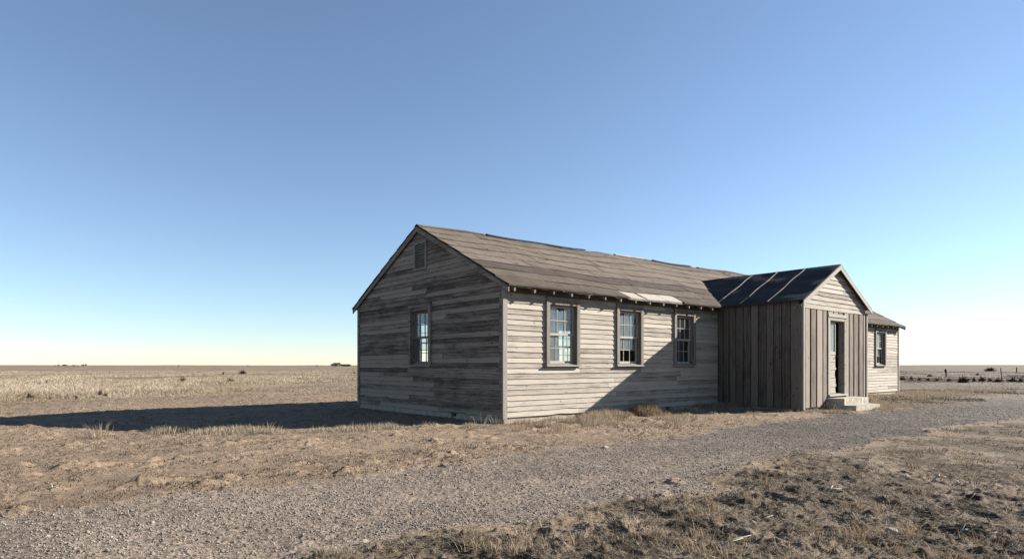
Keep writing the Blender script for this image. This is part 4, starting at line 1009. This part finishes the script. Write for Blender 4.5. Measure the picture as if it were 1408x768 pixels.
for a in range(3): tk.tube([(0.01, 0, .3), (.4*math.cos(a*2.1), .4*math.sin(a*2.1), .7)], [.05, .02], 5, .2)
tko = tk.build('trunk', M['shrub']); TRK = tko.data; bpy.data.objects.remove(tko)
for q, (px, ww, hh, lb) in enumerate([(76, 3, 2.6, 'faint tree, leftmost on the far horizon'), (80.5, 3, 4, 'narrow tree second from the left on the far horizon'), (88, 6, 4, 'dark round tree of the wide pair on the far left horizon'),
    (91.5, 4, 3.2, 'lower tree of the wide pair on the far left horizon'), (102, 5, 3.2, 'low tree just right of the wide pair on the horizon'), (107, 4, 2.4, 'tiny tree right of the low one on the horizon'),
    (114, 5, 4, 'dark bushy tree at the right end of the left horizon group'), (118, 3, 5, 'thin tree touching the right end of the left horizon group')]):
    fartree(px, 1000, ww*.85, hh*.75, lb, q)
for q, (px, ww, hh, lb) in enumerate([(457, 6, 4, 'dark tree left of the distant farmhouse'), (466.5, 4, 5.5, 'tallest tree right behind the distant farmhouse'), (469, 3, 3.5, 'small tree between the farmhouse and the long shed'), (480, 5, 3, 'low tree at the right end of the distant shed')]):
    fartree(px, 800, ww, hh, lb, q+2)
def farbuilding(px, d, w_, dp, hw, hr, label, name, wall, rf_):
    x = (px-704)/860*d; z = float(H(np.array([x]), np.array([float(d)]))[0]); e = empty(name, (x, d, z), .3); tag(e, label, 'building')
    mb = MB(); mb.box(-w_/2, w_/2, -dp/2, dp/2, -.3, hw); mb.quad([(-w_/2, -dp/2, hw), (-w_/2, dp/2, hw), (-w_/2, 0, hr-.1)]); mb.quad([(w_/2, -dp/2, hw), (w_/2, dp/2, hw), (w_/2, 0, hr-.1)]); mb.build('wall', wall, e)
    mb = MB()
    for s in (-1, 1): mb.hexa([(-w_/2-.3, s*(dp/2+.4), hw-.2), (w_/2+.3, s*(dp/2+.4), hw-.2), (-w_/2-.3, 0, hr), (w_/2+.3, 0, hr), (-w_/2-.3, s*(dp/2+.4), hw), (w_/2+.3, s*(dp/2+.4), hw), (-w_/2-.3, 0, hr+.2), (w_/2+.3, 0, hr+.2)])
    mb.build('roof', rf_, e)
    mb = MB(); mb.box(-.5, .5, -dp/2-.06, -dp/2-.02, 0, 2.1); mb.build('door', M['iron'], e)
    for q in (-.3, .3): mb = MB(); mb.box(w_*q-.5, w_*q+.5, -dp/2-.06, -dp/2-.02, 1, 2.1); mb.build('window', M['tar'], e)
farbuilding(461.5, 790, 5.5, 6, 2.6, 4.4, 'tiny white farmhouse on the horizon just left of the wooden building', 'distant_farmhouse', M['door'], M['tar'])
farbuilding(476, 800, 10, 5, 1.8, 2.8, 'long low dark shed on the horizon beside the tiny farmhouse', 'distant_shed', M['shrub'], M['tar'])

# sticks, bones of weeds and rocks in the foreground
def stick(px, py, pts, rad, label, name='twig', cat='twig'):
    gx_, gy_ = px2g(px, py); z = float(H(np.array([gx_]), np.array([gy_]))[0]); mb = MB()
    for br in pts: mb.tube(br, [rad*(1-.6*k/(len(br)-1)) for k in range(len(br))], 6, random.uniform(.5, 1))
    o = mb.build(name, M['stick'], smooth=True); o.location = (gx_, gy_, z+.01); tag(o, label, cat, 'bleached twigs on the ground'); return o
stick(1287, 660, [[(-.06, 0, 0), (-.01, 0, .05), (.05, .01, .09)], [(0, 0, .06), (.07, -.01, .075), (.11, 0, .06)], [(.02, 0, .07), (.03, 0, .12)]], .012, 'white forked twig sticking up in the right foreground')
stick(1052, 714, [[(-.06, -.02, 0), (0, 0, .03), (.07, .01, .05)]], .008, 'short white twig low in the middle right foreground')
stick(1150, 676, [[(-.1, 0, 0), (-.02, .02, .04), (.08, .05, .03)], [(-.04, 0, .02), (.05, -.04, .03)], [(-.07, .01, .02), (0, .07, .06)]], .009, 'pale broken weed skeleton lying past the gravel edge')
stick(1322, 732, [[(-.03, 0, 0), (.0, 0, .04), (.03, 0, .09)], [(0, 0, .04), (.05, 0, .05)]], .007, 'small white twig beside the bottom right corner')
stick(1360, 741, [[(-.05, 0, 0), (.02, 0, .05), (.06, 0, .06)]], .007, 'white splinter farthest right in the foreground')
stick(1338, 690, [[(-.04, 0, 0), (.02, 0, .07)], [(.08, 0, 0), (.10, 0, .06)]], .006, 'two pale stalks standing by the dark clod at right')
stick(1020, 752, [[(-.2, -.05, 0), (-.05, 0, .05), (.08, .03, .07)], [(-.15, 0, .01), (.03, .06, .04)]], .006, 'long bleached stalk at the bottom edge of the ground')
stick(72, 672, [[(-.05, 0, 0), (.01, .01, .03), (.06, 0, .02)], [(0, 0, .02), (-.04, .04, .06)]], .009, 'pale twig on dark straw at the far left of the dirt')
stick(650, 590.5, [[(-.15, 0, .0), (0, 0, .04), (.2, .02, .02)]], .01, 'pale stick lying in front of the near building corner')
for q, (px, py, r_, lb) in enumerate([(1340, 687, .07, 'dark angular rock in the right foreground'), (500, 742, .04, 'pale rock on the gravel near the bottom middle'), (1226, 729, .05, 'flat grey rock among dead grass at the bottom right'), (832, 612, .05, 'brown rock at the far edge of the gravel')]):
    gx_, gy_ = px2g(px, py); rgk = random.Random(q); import bmesh
    bm = bmesh.new(); bmesh.ops.create_icosphere(bm, subdivisions=2, radius=r_)
    for v in bm.verts: v.co *= rgk.uniform(.8, 1.15); v.co.z *= .6
    m = bpy.data.meshes.new('rock'); bm.to_mesh(m); bm.free(); m.materials.append(M['conc'] if q != 0 else M['iron']); o = bpy.data.objects.new('rock', m); COL.objects.link(o)
    o.location = (gx_, gy_, float(H(np.array([gx_]), np.array([gy_]))[0])+r_*.2); tag(o, lb, 'rock', 'single rocks on the ground')
print('all done')
